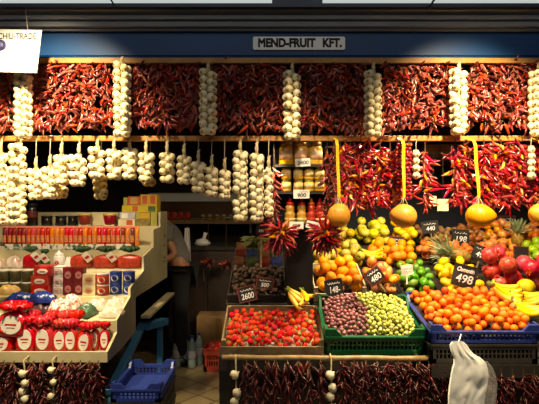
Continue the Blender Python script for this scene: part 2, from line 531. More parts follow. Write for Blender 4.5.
def aim(d, roll):
    """Rotation taking -Z (the bulb's root end) to direction d."""
    q = Vector(d).to_track_quat('-Z', 'Y') @ Quaternion((0, 0, 1), roll)
    return q.to_matrix().to_4x4()


def garlic_braid(name, px, yhook, y0, y1, Y, label, group, rad=0.038, sc=1.0, azs=(-42, 42, -112, 112), pitch=0.0475, old=False, stalk=True, lean=0.0, hookY=None):
    m = M(Y)
    root = empty(name, P(px, yhook, Y), label, 'garlic', group)
    top = root.location.z
    ztop, zbot = P(px, y0, Y).z - top, P(px, y1, Y).z - top
    n = max(1, int(round((ztop - zbot - 0.010) / pitch)))
    pitch = (ztop - zbot - 0.010) / n
    meshes = GAROLD if old else GAR
    for i in range(n):
        for j, a in enumerate(azs):
            if rnd.random() < 0.03 and i not in (0, n - 1):
                continue
            z = ztop - 0.005 - pitch * (i + 0.5) - (pitch * 0.45 if j % 2 else 0) * (0 if i == n - 1 else 1)
            aa = R(a + rnd.uniform(-9, 9))
            rr = rad * (0.92 + 0.12 * rnd.random()) * (0.8 if i == n - 1 else 1)
            d = Vector((math.sin(aa), -math.cos(aa), rnd.uniform(-0.55, -0.05)))
            p = Vector((math.sin(aa) * rr + lean * z, -math.cos(aa) * rr, z))
            s = sc * rnd.uniform(0.92, 1.1)
            put('garlic_bulb', rnd.choice(meshes), root, Matrix.Translation(p) @ aim(d, rnd.random() * 6) @ Matrix.Diagonal((s, s, s, 1)))
    # braided dry stalks down the middle and the bundle on top
    b = MB()
    if stalk:
        st = min(0.055, max(0.02, -ztop * 0.8))
        b.tube([(lean * ztop, 0, ztop - 0.01), (0.004, -0.006, ztop + st * 0.4), (0, 0.0, ztop + st)], [0.010, 0.007, 0.008], 7)
        b.tube([(0.006 + lean * ztop, -0.008, ztop - 0.01), (-0.006, -0.004, ztop + st * 0.5), (0.010, -0.006, ztop + st * 1.15)], [0.007, 0.005, 0.004], 6)
    b.tube([(lean * ztop, 0, ztop), (lean * zbot, 0, zbot + 0.02)], 0.014, 7)
    b.build('braided_stalk', m_stalk, root)
    hy = 0.0 if hookY is None else hookY - Y
    b = MB().tube([(0, hy, 0.004), (0.002, 0, -0.004), (lean * ztop * 0.5, 0, ztop * 0.5), (lean * ztop, 0, ztop - 0.01)], 0.0022, 5)
    b.build('cord', m_cord, root)
    return root


# upper row: seven long braids
UP = [(23, 71, 139), (122, 61, 138), (208, 68, 136), (292, 70, 141), (373, 70, 138), (458.5, 68, 136), (538, 70, 138)]
YB = -0.105
for i, (px, y0, y1) in enumerate(UP):
    garlic_braid('hanging_garlic_braid', px, 62, y0, y1, YB,
                 '%s long garlic braid of the upper row, counted from the white poster' % ORD[i] if i else
                 'long garlic braid of the upper row hanging just below the white poster',
                 'long garlic braids of the upper row', rad=0.031, sc=0.84, pitch=0.0405, azs=(-40, 40, -105, 105), hookY=-0.06)

# lower row: short bunches on the lower batten
LOW = [  # px, y0, y1, rad, Y, lean
    (1, 152, 226, 0.036, -0.03), (19.5, 143, 226, 0.042, -0.06), (36, 168, 201, 0.036, -0.03), (50, 166, 200, 0.034, -0.03), (61.5, 154, 186, 0.032, -0.03),
    (79, 154, 188, 0.045, -0.05), (97.5, 146, 180, 0.040, -0.04), (114, 149, 181, 0.034, -0.03), (129.5, 147, 181, 0.032, -0.03), (146, 152, 183, 0.034, -0.03),
    (167, 152, 184, 0.034, -0.03), (184, 155, 185, 0.032, -0.03), (198.3, 161, 194, 0.033, -0.03), (211.5, 166, 198, 0.030, -0.03), (224.5, 169, 201, 0.026, -0.03),
    (240, 150, 222, 0.036, -0.04), (256.5, 153, 223, 0.034, -0.04), (268.5, 167, 218, 0.018, -0.03)]
HOW = ['at the frame edge below the poster', 'wide, long, hanging lowest over the spice tubes', 'on a long pale cord', 'beside the one on a long cord', 'narrow',
       'wide and low', 'hanging highest, above a yellowed bunch', 'above the stacked boxes', 'above the stacked boxes', 'above a small tan pendant',
       'over the aisle', 'over the aisle', 'over the aisle', 'over the aisle', 'small, over the aisle', 'long, near the honey jars', 'long, near the honey jars', 'thin, next to the honey jars']
for i, (px, y0, y1, rd, Y) in enumerate(LOW):
    az = (-55, 55, 0) if rd > 0.038 else ((-40, 40, 130) if rd > 0.02 else (-25, 35))
    garlic_braid('hanging_garlic_bunch', px, 139, y0, y1, Y, '%s garlic bunch from the poster end, %s' % (ORD[i], HOW[i]),
                 'garlic bunches on the lower batten', rad=rd * 0.84, sc=0.84 if rd > 0.03 else 0.78, azs=az, pitch=0.0405, hookY=-0.012)
# yellowed bunches behind
for i, (px, y0, y1, lab) in enumerate(((63, 183, 199, 'yellowed garlic bunch half hidden under white bunches over the spice tubes'), (101.5, 172, 200, 'yellowed garlic bunch showing beneath the highest white bunch'),
                                       (150, 177, 188, 'tan garlic pendant hanging under a white bunch above the boxes'))):
    garlic_braid('hanging_garlic_bunch', px, 139, y0, y1, 0.06, lab, 'yellowed garlic bunches', rad=0.030, sc=0.9, old=True, azs=(-40, 40), pitch=0.042, stalk=False, hookY=0.004)
# single-file strings
SING = [(416, 139, 150, 180, -0.10, 'single-file garlic string between chilli strings and yellow ribbon'), (531, 139, 146, 180, -0.10, 'single-file garlic string in front of chillies at the far end of the batten')]
for px, yh, y0, y1, Y, lab in SING:
    garlic_braid('hanging_garlic_string', px, yh, y0, y1, Y, lab, 'single-file garlic strings on the lower batten', rad=0.006, sc=0.8, azs=(0,), pitch=0.034, stalk=False, hookY=-0.012)

# ------------------------------------------------------------------ chillies
def chilli_mesh(k, L, r, m, curve):
    rg = random.Random(100 + k)
    b = MB()
    n = 8
    pts, rad = [], []
    for i in range(n):
        t = i / (n - 1)
        pts.append((0.012 + L * t * (1 - 0.12 * abs(curve) * t), rg.uniform(-1, 1) * r * 0.25 * t, curve * L * 0.34 * t * t))
        rad.append(r * (0.62 + 0.42 * math.sin(min(1, t * 2.6) * math.pi / 2)) * (1 - t ** 2.2) * rg.uniform(0.9, 1.1) + 0.0006)
    b.tube(pts, rad, 6, 0)
    b.tube([(0, 0, 0), (0.008, 0.001, -0.001), (0.014, 0, 0)], [0.0013, 0.0014, r * 0.55], 5, 1)
    return b.mesh('chilli_pepper', [m, m_cstem])


DRY = [chilli_mesh(k, L, r, m_chilli, c) for k, (L, r, c) in enumerate(((0.050, 0.0066, 0.7), (0.056, 0.0062, -0.6), (0.044, 0.0072, 0.35), (0.060, 0.0060, 1.0), (0.050, 0.0068, 0.1)))]
DRYD = [chilli_mesh(10 + k, L, r, m_chillid, c) for k, (L, r, c) in enumerate(((0.052, 0.0064, 0.7), (0.058, 0.0060, -0.6), (0.046, 0.0068, 0.3)))]
FRESH = [chilli_mesh(20 + k, L, r, m_chillif, c) for k, (L, r, c) in enumerate(((0.066, 0.0076, 0.7), (0.074, 0.0070, -0.5), (0.058, 0.0084, 0.3), (0.080, 0.0068, 1.1), (0.068, 0.0076, 0.1)))]
YELL = [chilli_mesh(30 + k, L, r, m_chilliy, c) for k, (L, r, c) in enumerate(((0.064, 0.0085, 0.8), (0.056, 0.0090, -0.5)))]


def chilli_string(name, px, yhook, y0, y1, Y, n, kinds, label, group, hw=0.010, az=110, droop=(-38, 32), cat='chillies', hookY=None, xs=1.0, size=1.0):
    root = empty(name, P(px, yhook, Y), label, cat, group)
    top = root.location.z
    zt, zb = P(px, y0, Y).z - top, P(px, y1, Y).z - top
    for i in range(n):
        t = (i + rnd.random()) / n
        z = zt + (zb - zt) * t
        a = R(rnd.uniform(-az, az))
        e = R(max(-85, min(30, rnd.gauss(*droop))))
        d = Vector((math.sin(a) * math.cos(e), -math.cos(a) * math.cos(e), math.sin(e)))
        q = d.to_track_quat('X', 'Z') @ Quaternion((1, 0, 0), rnd.uniform(-2.2, 2.2))
        p = Vector((rnd.uniform(-hw, hw), rnd.uniform(-0.008, 0.004), z - 0.4 * 0.05 * math.sin(e) * (1 if e < 0 else 0)))
        s = rnd.uniform(0.85, 1.18) * size
        me = rnd.choice(kinds)
        put('chilli_pepper', me, root, Matrix.Translation(p) @ q.to_matrix().to_4x4() @ Matrix.Diagonal((s, s * xs, s * xs, 1)))
    hy = 0.0 if hookY is None else hookY - Y
    b = MB().tube([(0, hy, 0.002), (0, 0, -0.004), (0.003, 0.002, (zt + zb) / 2), (0, 0, zb + 0.02)], [0.002, 0.0022, 0.009, 0.004], 6)
    b.build('cord', m_browncord, root)
    return root


m_chillishade = mat('shade_dark_chilli', '#5c1a14', 0.36, '#3e100c', 35, rnd=(0.012, 0.15, 0.45), bump=0.25)  # darker copy: shade under the counter and in the aisle, put into the colour
SHADEDRY = [chilli_mesh(40 + k, L, r, m_chillishade, c) for k, (L, r, c) in enumerate(((0.054, 0.0062, 0.7), (0.060, 0.0058, -0.6), (0.048, 0.0066, 0.3), (0.056, 0.0060, 0.1)))]
# upper curtain, section by section between the long garlic braids
SECT = [(-3, 14, 1), (32, 113, 6), (132, 200, 5), (216, 285, 5), (300, 365, 5), (381, 450, 5), (467, 532, 5)]
BETW = ['at the frame edge under the poster', 'between the first and second long garlic braids', 'between the second and third long garlic braids', 'between the third and fourth long garlic braids',
        'between the fourth and fifth long garlic braids', 'between the fifth and sixth long garlic braids', 'between the sixth and seventh long garlic braids']
for s, (a, b_, n) in enumerate(SECT):
    for k in range(n):
        px = a + (b_ - a) * (k + 0.5) / n
        yb = rnd.uniform(122, 131)
        lab = '%s string of dried red chillies %s' % (ORD[k], BETW[s]) if n > 1 else 'string of dried red chillies ' + BETW[s]
        chilli_string('hanging_chilli_string', px, 63.5, 63, yb, -0.026, 97, DRY + (DRYD if s in (3, 4) else DRYD[:1]), lab,
                      'dried chilli strings of the upper curtain', hw=0.028, hookY=-0.034, size=1.14, droop=(-46, 30), az=118)

# fresh red strings on the lower batten, fruit side
FR = [(345, 146, 200), (353, 145, 208), (361, 145, 202), (370, 147, 209), (380, 148, 204), (390, 150, 206), (398, 149, 196), (425, 152, 205),
      (455, 146, 204), (464, 146, 206), (484, 145, 204), (492, 146, 207), (501, 144, 204), (510, 146, 207), (519, 145, 203), (528, 146, 206), (537, 147, 206)]
for i, (px, y0, y1) in enumerate(FR):
    g = 'before the gap' if i < 8 else 'past the gap'
    j = i if i < 8 else i - 8
    chilli_string('hanging_chilli_string', px, 139, y0, y1, -0.02 + 0.012 * (i % 2), 66 if i != 7 else 50,
                  FRESH * 3 + (YELL if i % 3 else YELL * 2) + DRY[:3], '%s string of glossy red and yellow chillies on the lower batten %s' % (ORD[j], g),
                  'glossy chilli strings on the lower batten', hw=0.016, hookY=-0.005)
# dark thin strings beside the honey jars
for i, (px, y0, y1) in enumerate(((274, 170, 222), (327, 152, 226), (334, 147, 208), (340, 150, 205))):
    chilli_string('hanging_chilli_string', px, 139, y0, y1, 0.02, 56, DRYD + DRY[:2],
                  'dark dried chilli string hanging %s' % ('between the last garlic bunch and the honey jars', 'against the honey jar shelf, fruit side', 'behind the first yellow ribbon', 'just past the first yellow ribbon')[i],
                  'dark chilli strings beside the honey jars', hw=0.008, hookY=0.015)
# strings of small round cherry chillies either side of the second ribbon
b = MB(); b.ball(0.011, 10, 7, 0, fn=lambda p: Vector((p.x, p.y, p.z * 0.85 - 0.12 * (1 - abs(p.x)) * (p.z > 0.8))))
b.tube([(0, 0, 0.007), (0.001, 0, 0.016)], 0.0013, 5, 1)
CHERRY = b.mesh('cherry_chilli', [m_chillif, m_cstem])
for i, px in enumerate((399.5, 408.5)):
    root = empty('hanging_chilli_string', P(px, 139, -0.085), 'string of small round cherry chillies %s the second yellow ribbon' % ('just before', 'just past')[i], 'chillies', 'round cherry chilli strings')
    top = root.location.z
    k = 0
    z = P(px, 145, -0.085).z - top
    zend = P(px, 201, -0.085).z - top
    MB().tube([(0, 0.075, 0.0), (0, 0, -0.006), (0, 0, zend)], 0.0016, 5).build('cord', m_browncord, root)
    while z > zend:
        for a in (-60, 60, 180):
            aa = R(a + rnd.uniform(-20, 20) + (k % 2) * 60)
            put('cherry_chilli', CHERRY, root, T(math.sin(aa) * 0.011, -math.cos(aa) * 0.011, z + rnd.uniform(-0.003, 0.003)) @ rot(rnd.uniform(-50, 50), 'X') @ rot(rnd.uniform(-50, 50), 'Y'))
        z -= 0.0205
        k += 1

# two round bunches under the honey shelf
for i, (px, py, yh) in enumerate(((281, 228, 224), (325, 226, 224))):
    root = empty('hanging_chilli_bunch', P(px, yh, -0.06), 'round red chilli bunch under the honey shelf, %s' % ('strawberry side', 'orange side, by the hanging fruit')[i],
                 'chillies', 'round chilli bunches under the honey shelf')
    for k in range(96):
        t = k / 95
        a = R(k * 137.5)
        e = R(42 - 112 * t + rnd.uniform(-14, 14))
        d = Vector((math.sin(a) * math.cos(e), -math.cos(a) * math.cos(e), math.sin(e)))
        q = d.to_track_quat('X', 'Z') @ Quaternion((1, 0, 0), math.pi + rnd.uniform(-0.6, 0.6))
        kinds = YELL if (k % 6 == 3 and k < 46) else FRESH + DRY[:2]
        s = rnd.uniform(1.05, 1.35)
        put('chilli_pepper', rnd.choice(kinds), root, T(d.x * 0.020, d.y * 0.020, -0.035 - 0.055 * t) @ q.to_matrix().to_4x4() @ Matrix.Diagonal((s, s, s, 1)))
    MB().tube([(0, 0.06, 0.01), (0, 0.03, 0.012), (0, 0, -0.01), (0, 0, -0.08)], [0.002, 0.002, 0.004, 0.010], 6).build('tied_stalk', m_cstem, root)

# ------------------------------------------------------------------ big yellow fruits on ribbons
def tipfn(tipdir, amt):
    td = Vector(tipdir).normalized()
    def f(p):
        c = max(0.0, p.dot(td))
        return p + td * amt * c ** 6 - (td * p.dot(td)) * -0.06
    return f


for i, (px, py, rx, tip, amt) in enumerate(((339, 215.5, 11.3, (0.2, 0, 1), 0.05), (404, 216, 12.0, (-1, -0.2, 0.1), 0.22), (479, 216, 12.2, (1, -0.3, 0.0), 0.30), (541.5, 215, 11.5, (-1, -.3, .3), 0.2))):
    Y = -0.13
    r = rx * M(Y)
    c = P(px, py, Y)
    root = empty('hanging_pomelo', c, 'large yellow citrus hanging on the %s yellow ribbon%s' % (ORD[i], (', roundest of them', ', tip towards the honey', ', tip away from the honey', ', cut by the frame edge')[i]), 'fruit', 'big yellow fruits on ribbons')
    MB().ball(r, 22, 14, 0, fn=tipfn(tip, amt)).build('fruit_body', m_pomelo, root)
    top = P(px, 139, Y).z - c.z
    rb = P((337, 403.5, 474.5, 541)[i], 139, Y).x - c.x
    z_knot = r + 0.035
    b = MB()
    vs, fs = [], []
    n = 12
    for k in range(n + 1):
        t = k / n
        z = z_knot + (top + 0.02 - z_knot) * t
        tw = R(20 * math.sin(t * 5 + i))
        x = rb * t
        y = -0.004 * math.sin(t * 9)
        if k == n:
            y += 0.11
        elif k == n - 1:
            y += 0.02
        w = 0.0085
        for sx, sy in ((-w, -0.0008), (w, -0.0008), (w, 0.0008), (-w, 0.0008)):
            vs.append((x + sx * math.cos(tw) - sy * math.sin(tw), y + sx * math.sin(tw) + sy * math.cos(tw), z))
    for k in range(n):
        for e in range(4):
            fs.append((4 * k + e, 4 * k + (e + 1) % 4, 4 * k + 4 + (e + 1) % 4, 4 * k + 4 + e))
    fs += [(0, 1, 2, 3), (4 * n + 3, 4 * n + 2, 4 * n + 1, 4 * n)]
    b.add(vs, fs)
    b.build('ribbon', m_ribbon, root)
    b = MB()
    for a in range(5):
        an = 2 * math.pi * a / 5 + 0.4
        b.tube([(0, 0, z_knot + 0.004)] + [(math.sin(t) * r * 1.02 * math.cos(an), math.sin(t) * r * 1.02 * math.sin(an), math.cos(t) * r * 1.02) for t in (0.35, 0.8, 1.2)], 0.0014, 4)
    b.build('net_string', m_cord, root)

# ------------------------------------------------------------------ fruit display: plinth and tiers
TIER = {1: (0.02, 0.690, 0.29), 2: (0.475, 0.895, 0.32), 3: (0.885, 1.018, 0.30), 4: (1.295, 1.135, 0.28)}
TD = 0.385


def tier_profile(ks):
    pts = []
    for k in ks:
        y, z, s = TIER[k]
        d = 0.43 if k == 1 else TD + 0.015
        pts += [(y - 0.01, z - 0.006 - 0.01 * s), (y + d, z - 0.006 + d * s)]
    return pts


root = empty('fruit_display', (0.9, 0.3, 0), 'dark stepped wooden display under the crates of fruit', 'display stand')
p = tier_profile([1])
MB().prism([(0.11, 0), (0.01, 0.60), (0.01, p[0][1])] + p[1:] + [(p[1][0], 0)], 'x', -0.285 - 0.9, 2.4 - 0.9).build('plinth', m_display, root, T(0, -0.3, 0))
MB().box(0.875, -0.10, 0.60, 2.4, 0.02, 0.668).build('front_ledge', m_display, root, T(-0.9, -0.3, 0))
p = tier_profile([2, 3, 4])
MB().prism([(p[0][0], 0.5)] + p + [(p[-1][0], 0.5)], 'x', 0.287, 2.4).build('stepped_tier', m_display, root, T(-0.9, -0.3, 0))
p = tier_profile([2, 3])
MB().prism([(p[0][0], 0.5)] + p + [(p[-1][0], 0.5)], 'x', -0.285, 0.112).build('stepped_tier', m_display, root, T(-0.9, -0.3, 0))

# round worn rail along the plinth, for the bottom chilli strings
a, b_ = P(222, 357.5, -0.045), P(428, 358.5, -0.045)
rr = 0.015
bm_ = MB().tube([a + (b_ - a) * (k / 12) + Vector((0, 0, 0.0015 * math.sin(k * 1.7))) for k in range(13)], [rr * (1 + 0.06 * math.sin(k * 2.3)) for k in range(13)], 10)
rail = tag(bm_.build('wooden_rail', m_railold), 'worn round pole along the fruit counter under the strawberry crate', 'rail')
# rail brackets
for x in (-0.22, 0.3, 0.82):
    MB().box(x - 0.008, -0.045, a.z - 0.006, x + 0.008, 0.012, a.z + 0.006).build('bracket', m_wire, rail)


def crate_mx(x0, y0, z0, slope):
    return Matrix.Translation((x0, y0, z0)) @ Matrix.Rotation(math.atan(slope), 4, 'X')


def on_tier(k, x0, dy=0.0, lift=0.0):
    y, z, s = TIER[k]
    return crate_mx(x0, y + dy, z + dy * s + lift, s)


def wooden_crate(mx, w, d, h, label, group=None, m=None, hb=None, bits=2, name='wooden_crate'):
    m = m or m_crate
    hb = hb or h
    root = empty(name, None, label, 'crate', group, mx)
    t = 0.008
    MB().box(0, 0, 0, w, d, t).build('base', m, root)
    for nm, (x0, y0, x1, y1, hh) in (('front_board', (0, 0, w, t, h)), ('back_board', (0, d - t, w, d, hb)), ('side_board', (0, t, t, d - t, hb)), ('side_board', (w - t, t, w, d - t, hb))):
        b = MB()
        g = 0.006
        n = bits if nm != 'front_board' or h > 0.05 else 1
        for k in range(n):
            a0 = t + (hh - t) * k / n + (g / 2 if k else 0)
            b.box(x0, y0, a0, x1, y1, t + (hh - t) * (k + 1) / n - (g / 2 if k < n - 1 else 0))
        b.build(nm, m, root)
    b = MB()
    for x in (t, w - t - 0.018):
        for y in (t, d - t - 0.018):
            b.prism([(x, y), (x + 0.018, y), (x + 0.018 if x < w / 2 else x, y + 0.018 if y < d / 2 else y), (x, y + 0.018)] if False else
                    [(x, y), (x + 0.018, y), (x + 0.018, y + 0.018), (x, y + 0.018)], 'z', t, hb)
    b.build('corner_post_frame', m, root)
    return root


def plastic_crate(mx, w, d, h, m, label, group=None, corner=0.05, m2=None, name='plastic_crate'):
    """Moulded crate: slotted sides, solid rim band, corners that rise above the rim."""
    root = empty(name, None, label, 'crate', group, mx)
    MB().box(0.004, 0.004, 0, w - 0.004, d - 0.004, 0.006).build('base', m2 or m, root)
    for nm, L, place in (('long_side', w, Matrix.Identity(4)), ('long_side', w, T(w, d, 0) @ rot(180, 'Z')),
                         ('short_side', d, T(w, 0, 0) @ rot(90, 'Z')), ('short_side', d, T(0, d, 0) @ rot(-90, 'Z'))):
        b = MB()
        t = 0.012
        b.box(0, 0, 0, L, t, h * 0.24)                                  # foot band
        cw = 0.055
        b.prism([(0, h * 0.72), (L, h * 0.72), (L, h + corner), (L - cw, h + corner), (L - cw - corner * 0.9, h), (cw + corner * 0.9, h), (cw, h + corner), (0, h + corner)], 'y', -0.002, t, 0)
        b.box(0.0, -0.009, h - 0.010, L, 0.0, h)                         # rim flange
        n = int(L / 0.022)
        for k in range(n + 1):
            x = L * k / n
            b.box(max(0, x - 0.004), 0.001, h * 0.2, min(L, x + 0.004), t - 0.002, h * 0.76)
        b.box(0.0, 0.002, h * 0.47, L, t - 0.003, h * 0.52)
        for x in (0, L - 0.03):
            b.box(x, 0.0, 0, x + 0.03, t, h * 0.8)
        b.build(nm, [m2 or m] if m2 and False else m, root, place)
    return root


def bed(root, w, d, fn, m, inset=0.012, name='liner'):
    """Sheet of padding that the fruit lies on, shaped as a mound."""
    b = MB()
    nx, ny = 14, 10
    vs, fs = [], []
    for j in range(ny + 1):
        for i in range(nx + 1):
            x = inset + (w - 2 * inset) * i / nx
            y = inset + (d - 2 * inset) * j / ny
            vs.append((x, y, fn(x, y)))
    for j in range(ny):
        for i in range(nx):
            q = j * (nx + 1) + i
            fs.append((q, q + 1, q + nx + 2, q + nx + 1))
    b.add(vs, fs, 0, True)
    b.build(name, m, root)


def pack(w, d, floor, rgen, n, rg, lo=0.010, tries=22, limit=None):
    """Drop up to n balls into a w x d tray; each settles at the lowest of a few random places. Stops when the tray is full to LIMIT."""
    out, cell = [], {}
    R0 = rgen(0.5) * 2.4
    miss = 0
    for _ in range(n):
        r = rgen(rg.random())
        best = None
        for _t in range(tries):
            x = rg.uniform(lo + r, w - lo - r)
            y = rg.uniform(lo + r, d - lo - r)
            z = floor(x, y) + r
            ci, cj = int(x / R0), int(y / R0)
            for a in (-1, 0, 1):
                for c in (-1, 0, 1):
                    for (X, Y, Z, Q) in cell.get((ci + a, cj + c), ()):
                        h2 = (X - x) ** 2 + (Y - y) ** 2
                        s = (r + Q) * 1.004
                        if h2 < s * s:
                            z = max(z, Z + math.sqrt(s * s - h2))
            key = z - floor(x, y)
            if best is None or key < best[0]:
                best = (key, x, y, z)
        if limit and best[0] > limit:
            miss += 1
            if miss > 30:
                break
            continue
        _, x, y, z = best
        out.append((x, y, z, r))
        cell.setdefault((int(x / R0), int(y / R0)), []).append((x, y, z, r))
    return out


def rand_rot(rg):
    return Quaternion((rg.gauss(0, 1), rg.gauss(0, 1), rg.gauss(0, 1), rg.gauss(0, 1))).normalized().to_matrix().to_4x4()


def tilt_rot(rg, mx_rot, amt=40):
    return rot(rg.uniform(-amt, amt), 'X') @ rot(rg.uniform(-amt, amt), 'Y') @ rot(rg.uniform(0, 360), 'Z')


# fruit meshes of unit radius
def unit(name, mats, fn=None, nu=18, nv=12, extra=None):
    b = MB().ball(1.0, nu, nv, 0, fn=fn)
    if extra:
        extra(b)
    return b.mesh(name, mats)


def apple_fn(p):
    h = math.hypot(p.x, p.y)
    z = p.z * 0.90
    z -= 0.30 * math.exp(-(h / 0.28) ** 2) * (1 if p.z > 0 else -0.6)
    k = 1.0 + 0.05 * p.z
    return Vector((p.x * k, p.y * k, z))


def citrus_fn(p):
    h = math.hypot(p.x, p.y)
    return Vector((p.x, p.y, p.z * 0.93 - (0.06 * math.exp(-(h / 0.2) ** 2) * (1 if p.z > 0 else -0.5))))


def lemon_fn(p):
    h = math.hypot(p.x, p.y)
    return Vector((p.x * 0.86, p.y * 0.86, p.z * 1.08 + 0.22 * math.exp(-(h / 0.22) ** 2) * (1 if p.z > 0 else -0.8)))


def oval_fn(s):
    return lambda p: Vector((p.x * 0.84, p.y * 0.84, p.z * s))


def mango_fn(p):
    return Vector((p.x * 0.82 + 0.10 * p.z * p.z, p.y * 0.75, p.z * 1.18))


def straw_fn(p):
    k = 1.0 if p.z > 0.1 else 1.0 - 0.28 * ((0.1 - p.z) / 1.1) ** 1.3
    return Vector((p.x * k, p.y * k, p.z * 1.03 - 0.03))


def stalk(r, L):
    return lambda b: b.tube([(0, 0, 0.62), (0.02, 0, 0.8), (0.06, 0, 0.62 + L)], r, 5, 1)


def dot(z, r):
    return lambda b: b.lathe([(r, z), (r * 0.9, z + 0.05), (r * 0.3, z + 0.07)], 6, 1)


F_ORANGE = unit('orange_fruit', [m_orange, m_leaf], citrus_fn, extra=dot(0.84, 0.09))
F_TANG = unit('tangerine', [m_tang, m_leaf], citrus_fn, 14, 10, dot(0.84, 0.12))
F_LEMON = unit('lemon', [m_lemon], lemon_fn, 16, 12)
F_LIME = unit('lime', [m_lime], lemon_fn, 16, 12)
F_YAPPLE = unit('apple', [m_yapple, m_cstem], apple_fn, extra=stalk(0.045, 0.5))
F_QUINCE = unit('quince', [m_quince, m_cstem], apple_fn, extra=stalk(0.05, 0.4))
F_GAPPLE = unit('apple', [m_gapple, m_cstem], apple_fn, extra=stalk(0.045, 0.5))
F_RAPPLE = unit('apple', [m_rapple, m_cstem], apple_fn, extra=stalk(0.045, 0.5))
F_MANGO = unit('mango', [m_mango], mango_fn)
F_PEACH = unit('peach', [m_peach, m_cstem], apple_fn, extra=stalk(0.05, 0.25))
F_KIWI = unit('kiwi', [m_kiwi], oval_fn(1.2), 14, 10)
F_DATE = unit('date', [m_date], oval_fn(1.5), 12, 9)
F_NUT = unit('dried_fig', [m_nut], lambda p: Vector((p.x, p.y, p.z * 0.7)) * (1 + 0.08 * math.sin(5 * p.x + 3 * p.y)), 10, 7)
F_POM = unit('pomegranate_body', [m_pom], lambda p: Vector((p.x, p.y, p.z * 0.93)) * (1 + 0.025 * math.cos(6 * math.atan2(p.y, p.x)) * (1 - p.z * p.z)), 20, 14)
F_STRAW = unit('strawberry', [m_straw], straw_fn, 12, 9)
b = MB()
for k in range(7):
    a = 2 * math.pi * k / 7
    c, s_ = math.cos(a), math.sin(a)
    pts = [(0.0, 0.98), (0.28, 0.99), (0.56, 0.93), (0.78, 0.72)]
    wd = [0.10, 0.2, 0.16, 0.02]
    vs = []
    for (q, z), w_ in zip(pts, wd):
        vs += [(q * c - w_ * s_, q * s_ + w_ * c, z + 0.04), (q * c + w_ * s_, q * s_ - w_ * c, z + 0.04)]
    b.add(vs, [(2 * i, 2 * i + 1, 2 * i + 3, 2 * i + 2) for i in range(3)], 0)
b.tube([(0, 0, 0.95), (0.05, 0, 1.2), (0.15, 0.05, 1.35)], 0.06, 4)
F_CALYX = b.mesh('leaf_cap', m_leaf)
b = MB()
b.lathe([(0.30, 0.84), (0.24, 0.95), (0.30, 1.08)], 10, 0, smooth=False)
for k in range(6):
    a = 2 * math.pi * k / 6
    vs = [(0.30 * math.cos(a - 0.4), 0.30 * math.sin(a - 0.4), 1.06), (0.30 * math.cos(a + 0.4), 0.30 * math.sin(a + 0.4), 1.06), (0.42 * math.cos(a), 0.42 * math.sin(a), 1.28), (0.26 * math.cos(a), 0.26 * math.sin(a), 1.08)]
    b.add(vs, [(0, 1, 2), (0, 2, 3), (1, 3, 2), (0, 3, 1)], 0)
F_CROWN = b.mesh('crown', m_pom)


def fruit(name, mesh, mx, p, r, rotm, label, cat, group, kids=()):
    m = mx @ T(*p) @ rotm @ Matrix.Diagonal((r, r, r, 1))
    o = put(name, mesh, None, m)
    o.matrix_world = m
    tag(o, label, cat, group)
    for nm, me in kids:
        put(nm, me, o)
    return o


def fill(mx, w, d, name, mesh, r, n, label, cat, group, floor=None, seed=1, rv=0.08, kids=(), upright=None, lo=0.012, limit=None, packr=1.0):
    rg = random.Random(seed)
    floor = floor or (lambda x, y: 0.010)
    res = pack(w, d, floor, lambda u: r * packr * (1 - rv + 2 * rv * u), n, rg, lo, limit=limit)
    for i, (x, y, z, q) in enumerate(res):
        me = mesh if not isinstance(mesh, (list, tuple)) else rg.choice(mesh)
        rm = rand_rot(rg) if upright is None else tilt_rot(rg, None, upright)
        fruit(name, me, mx, (x, y, z), q / packr, rm, label, cat, group, kids)
    return res


# ---- tier 1: strawberries
w = 0.575
mx = on_tier(1, -0.270)
cr = wooden_crate(mx, w, 0.42, 0.048, 'shallow tilted wooden crate full of strawberries', hb=0.085, m=m_crate)
fl = lambda x, y: 0.014 + 0.030 * math.sin(math.pi * min(1, max(0, x / 0.575))) * math.sin(math.pi * min(1, max(0, y / 0.42))) - 0.004 * (y / 0.42)
bed(cr, w, 0.42, lambda x, y: fl(x, y) - 0.002, m_paper)
fill(mx, w, 0.42, 'strawberry', F_STRAW, 0.0172, 420, 'ripe red strawberry with a green leaf cap in the tilted wooden crate', 'strawberry', 'strawberries in the wooden crate', fl, 3, kids=(('leaf_cap', F_CALYX),), limit=0.052)

# ---- tier 1: green crate with red and green grapes
gx = 0.312
w, d, h = 0.555, 0.42, 0.115
mx = on_tier(1, gx)
cr = plastic_crate(mx, w, d, h, m_grnplast, 'green plastic crate heaped with red and green grapes', corner=0.045)
fl = lambda x, y: 0.055 + 0.085 * (math.sin(math.pi * min(1, max(0, x / 0.555))) ** 0.6) * (min(1, y / 0.10) ** 0.7) * min(1, (0.46 - y) / 0.1) + 0.03 * y / 0.42
bed(cr, w, d, lambda x, y: fl(x, y) - 0.002, mat('olive_liner', '#4c4426', 0.9), 0.016)
rg = random.Random(9)
gr = pack(w, d, fl, lambda u: 0.0120 * (0.9 + 0.2 * u), 1500, rg, 0.012, tries=18, limit=0.042)
G_R = unit('grape', [m_graper], lambda p: Vector((p.x * 0.95, p.y * 0.95, p.z * 1.06)), 10, 7)
G_G = unit('grape', [m_grapeg], lambda p: Vector((p.x * 0.92, p.y * 0.92, p.z * 1.10)), 10, 7)
reds = [(0.06, 0.09), (0.18, 0.08), (0.07, 0.22), (0.19, 0.21), (0.06, 0.34), (0.16, 0.34)]
grns = [(0.31, 0.09), (0.43, 0.08), (0.51, 0.17), (0.33, 0.22), (0.44, 0.26), (0.28, 0.35), (0.40, 0.37), (0.51, 0.35)]
cent = [(c, 0) for c in reds] + [(c, 1) for c in grns]
bun = [[] for _ in cent]
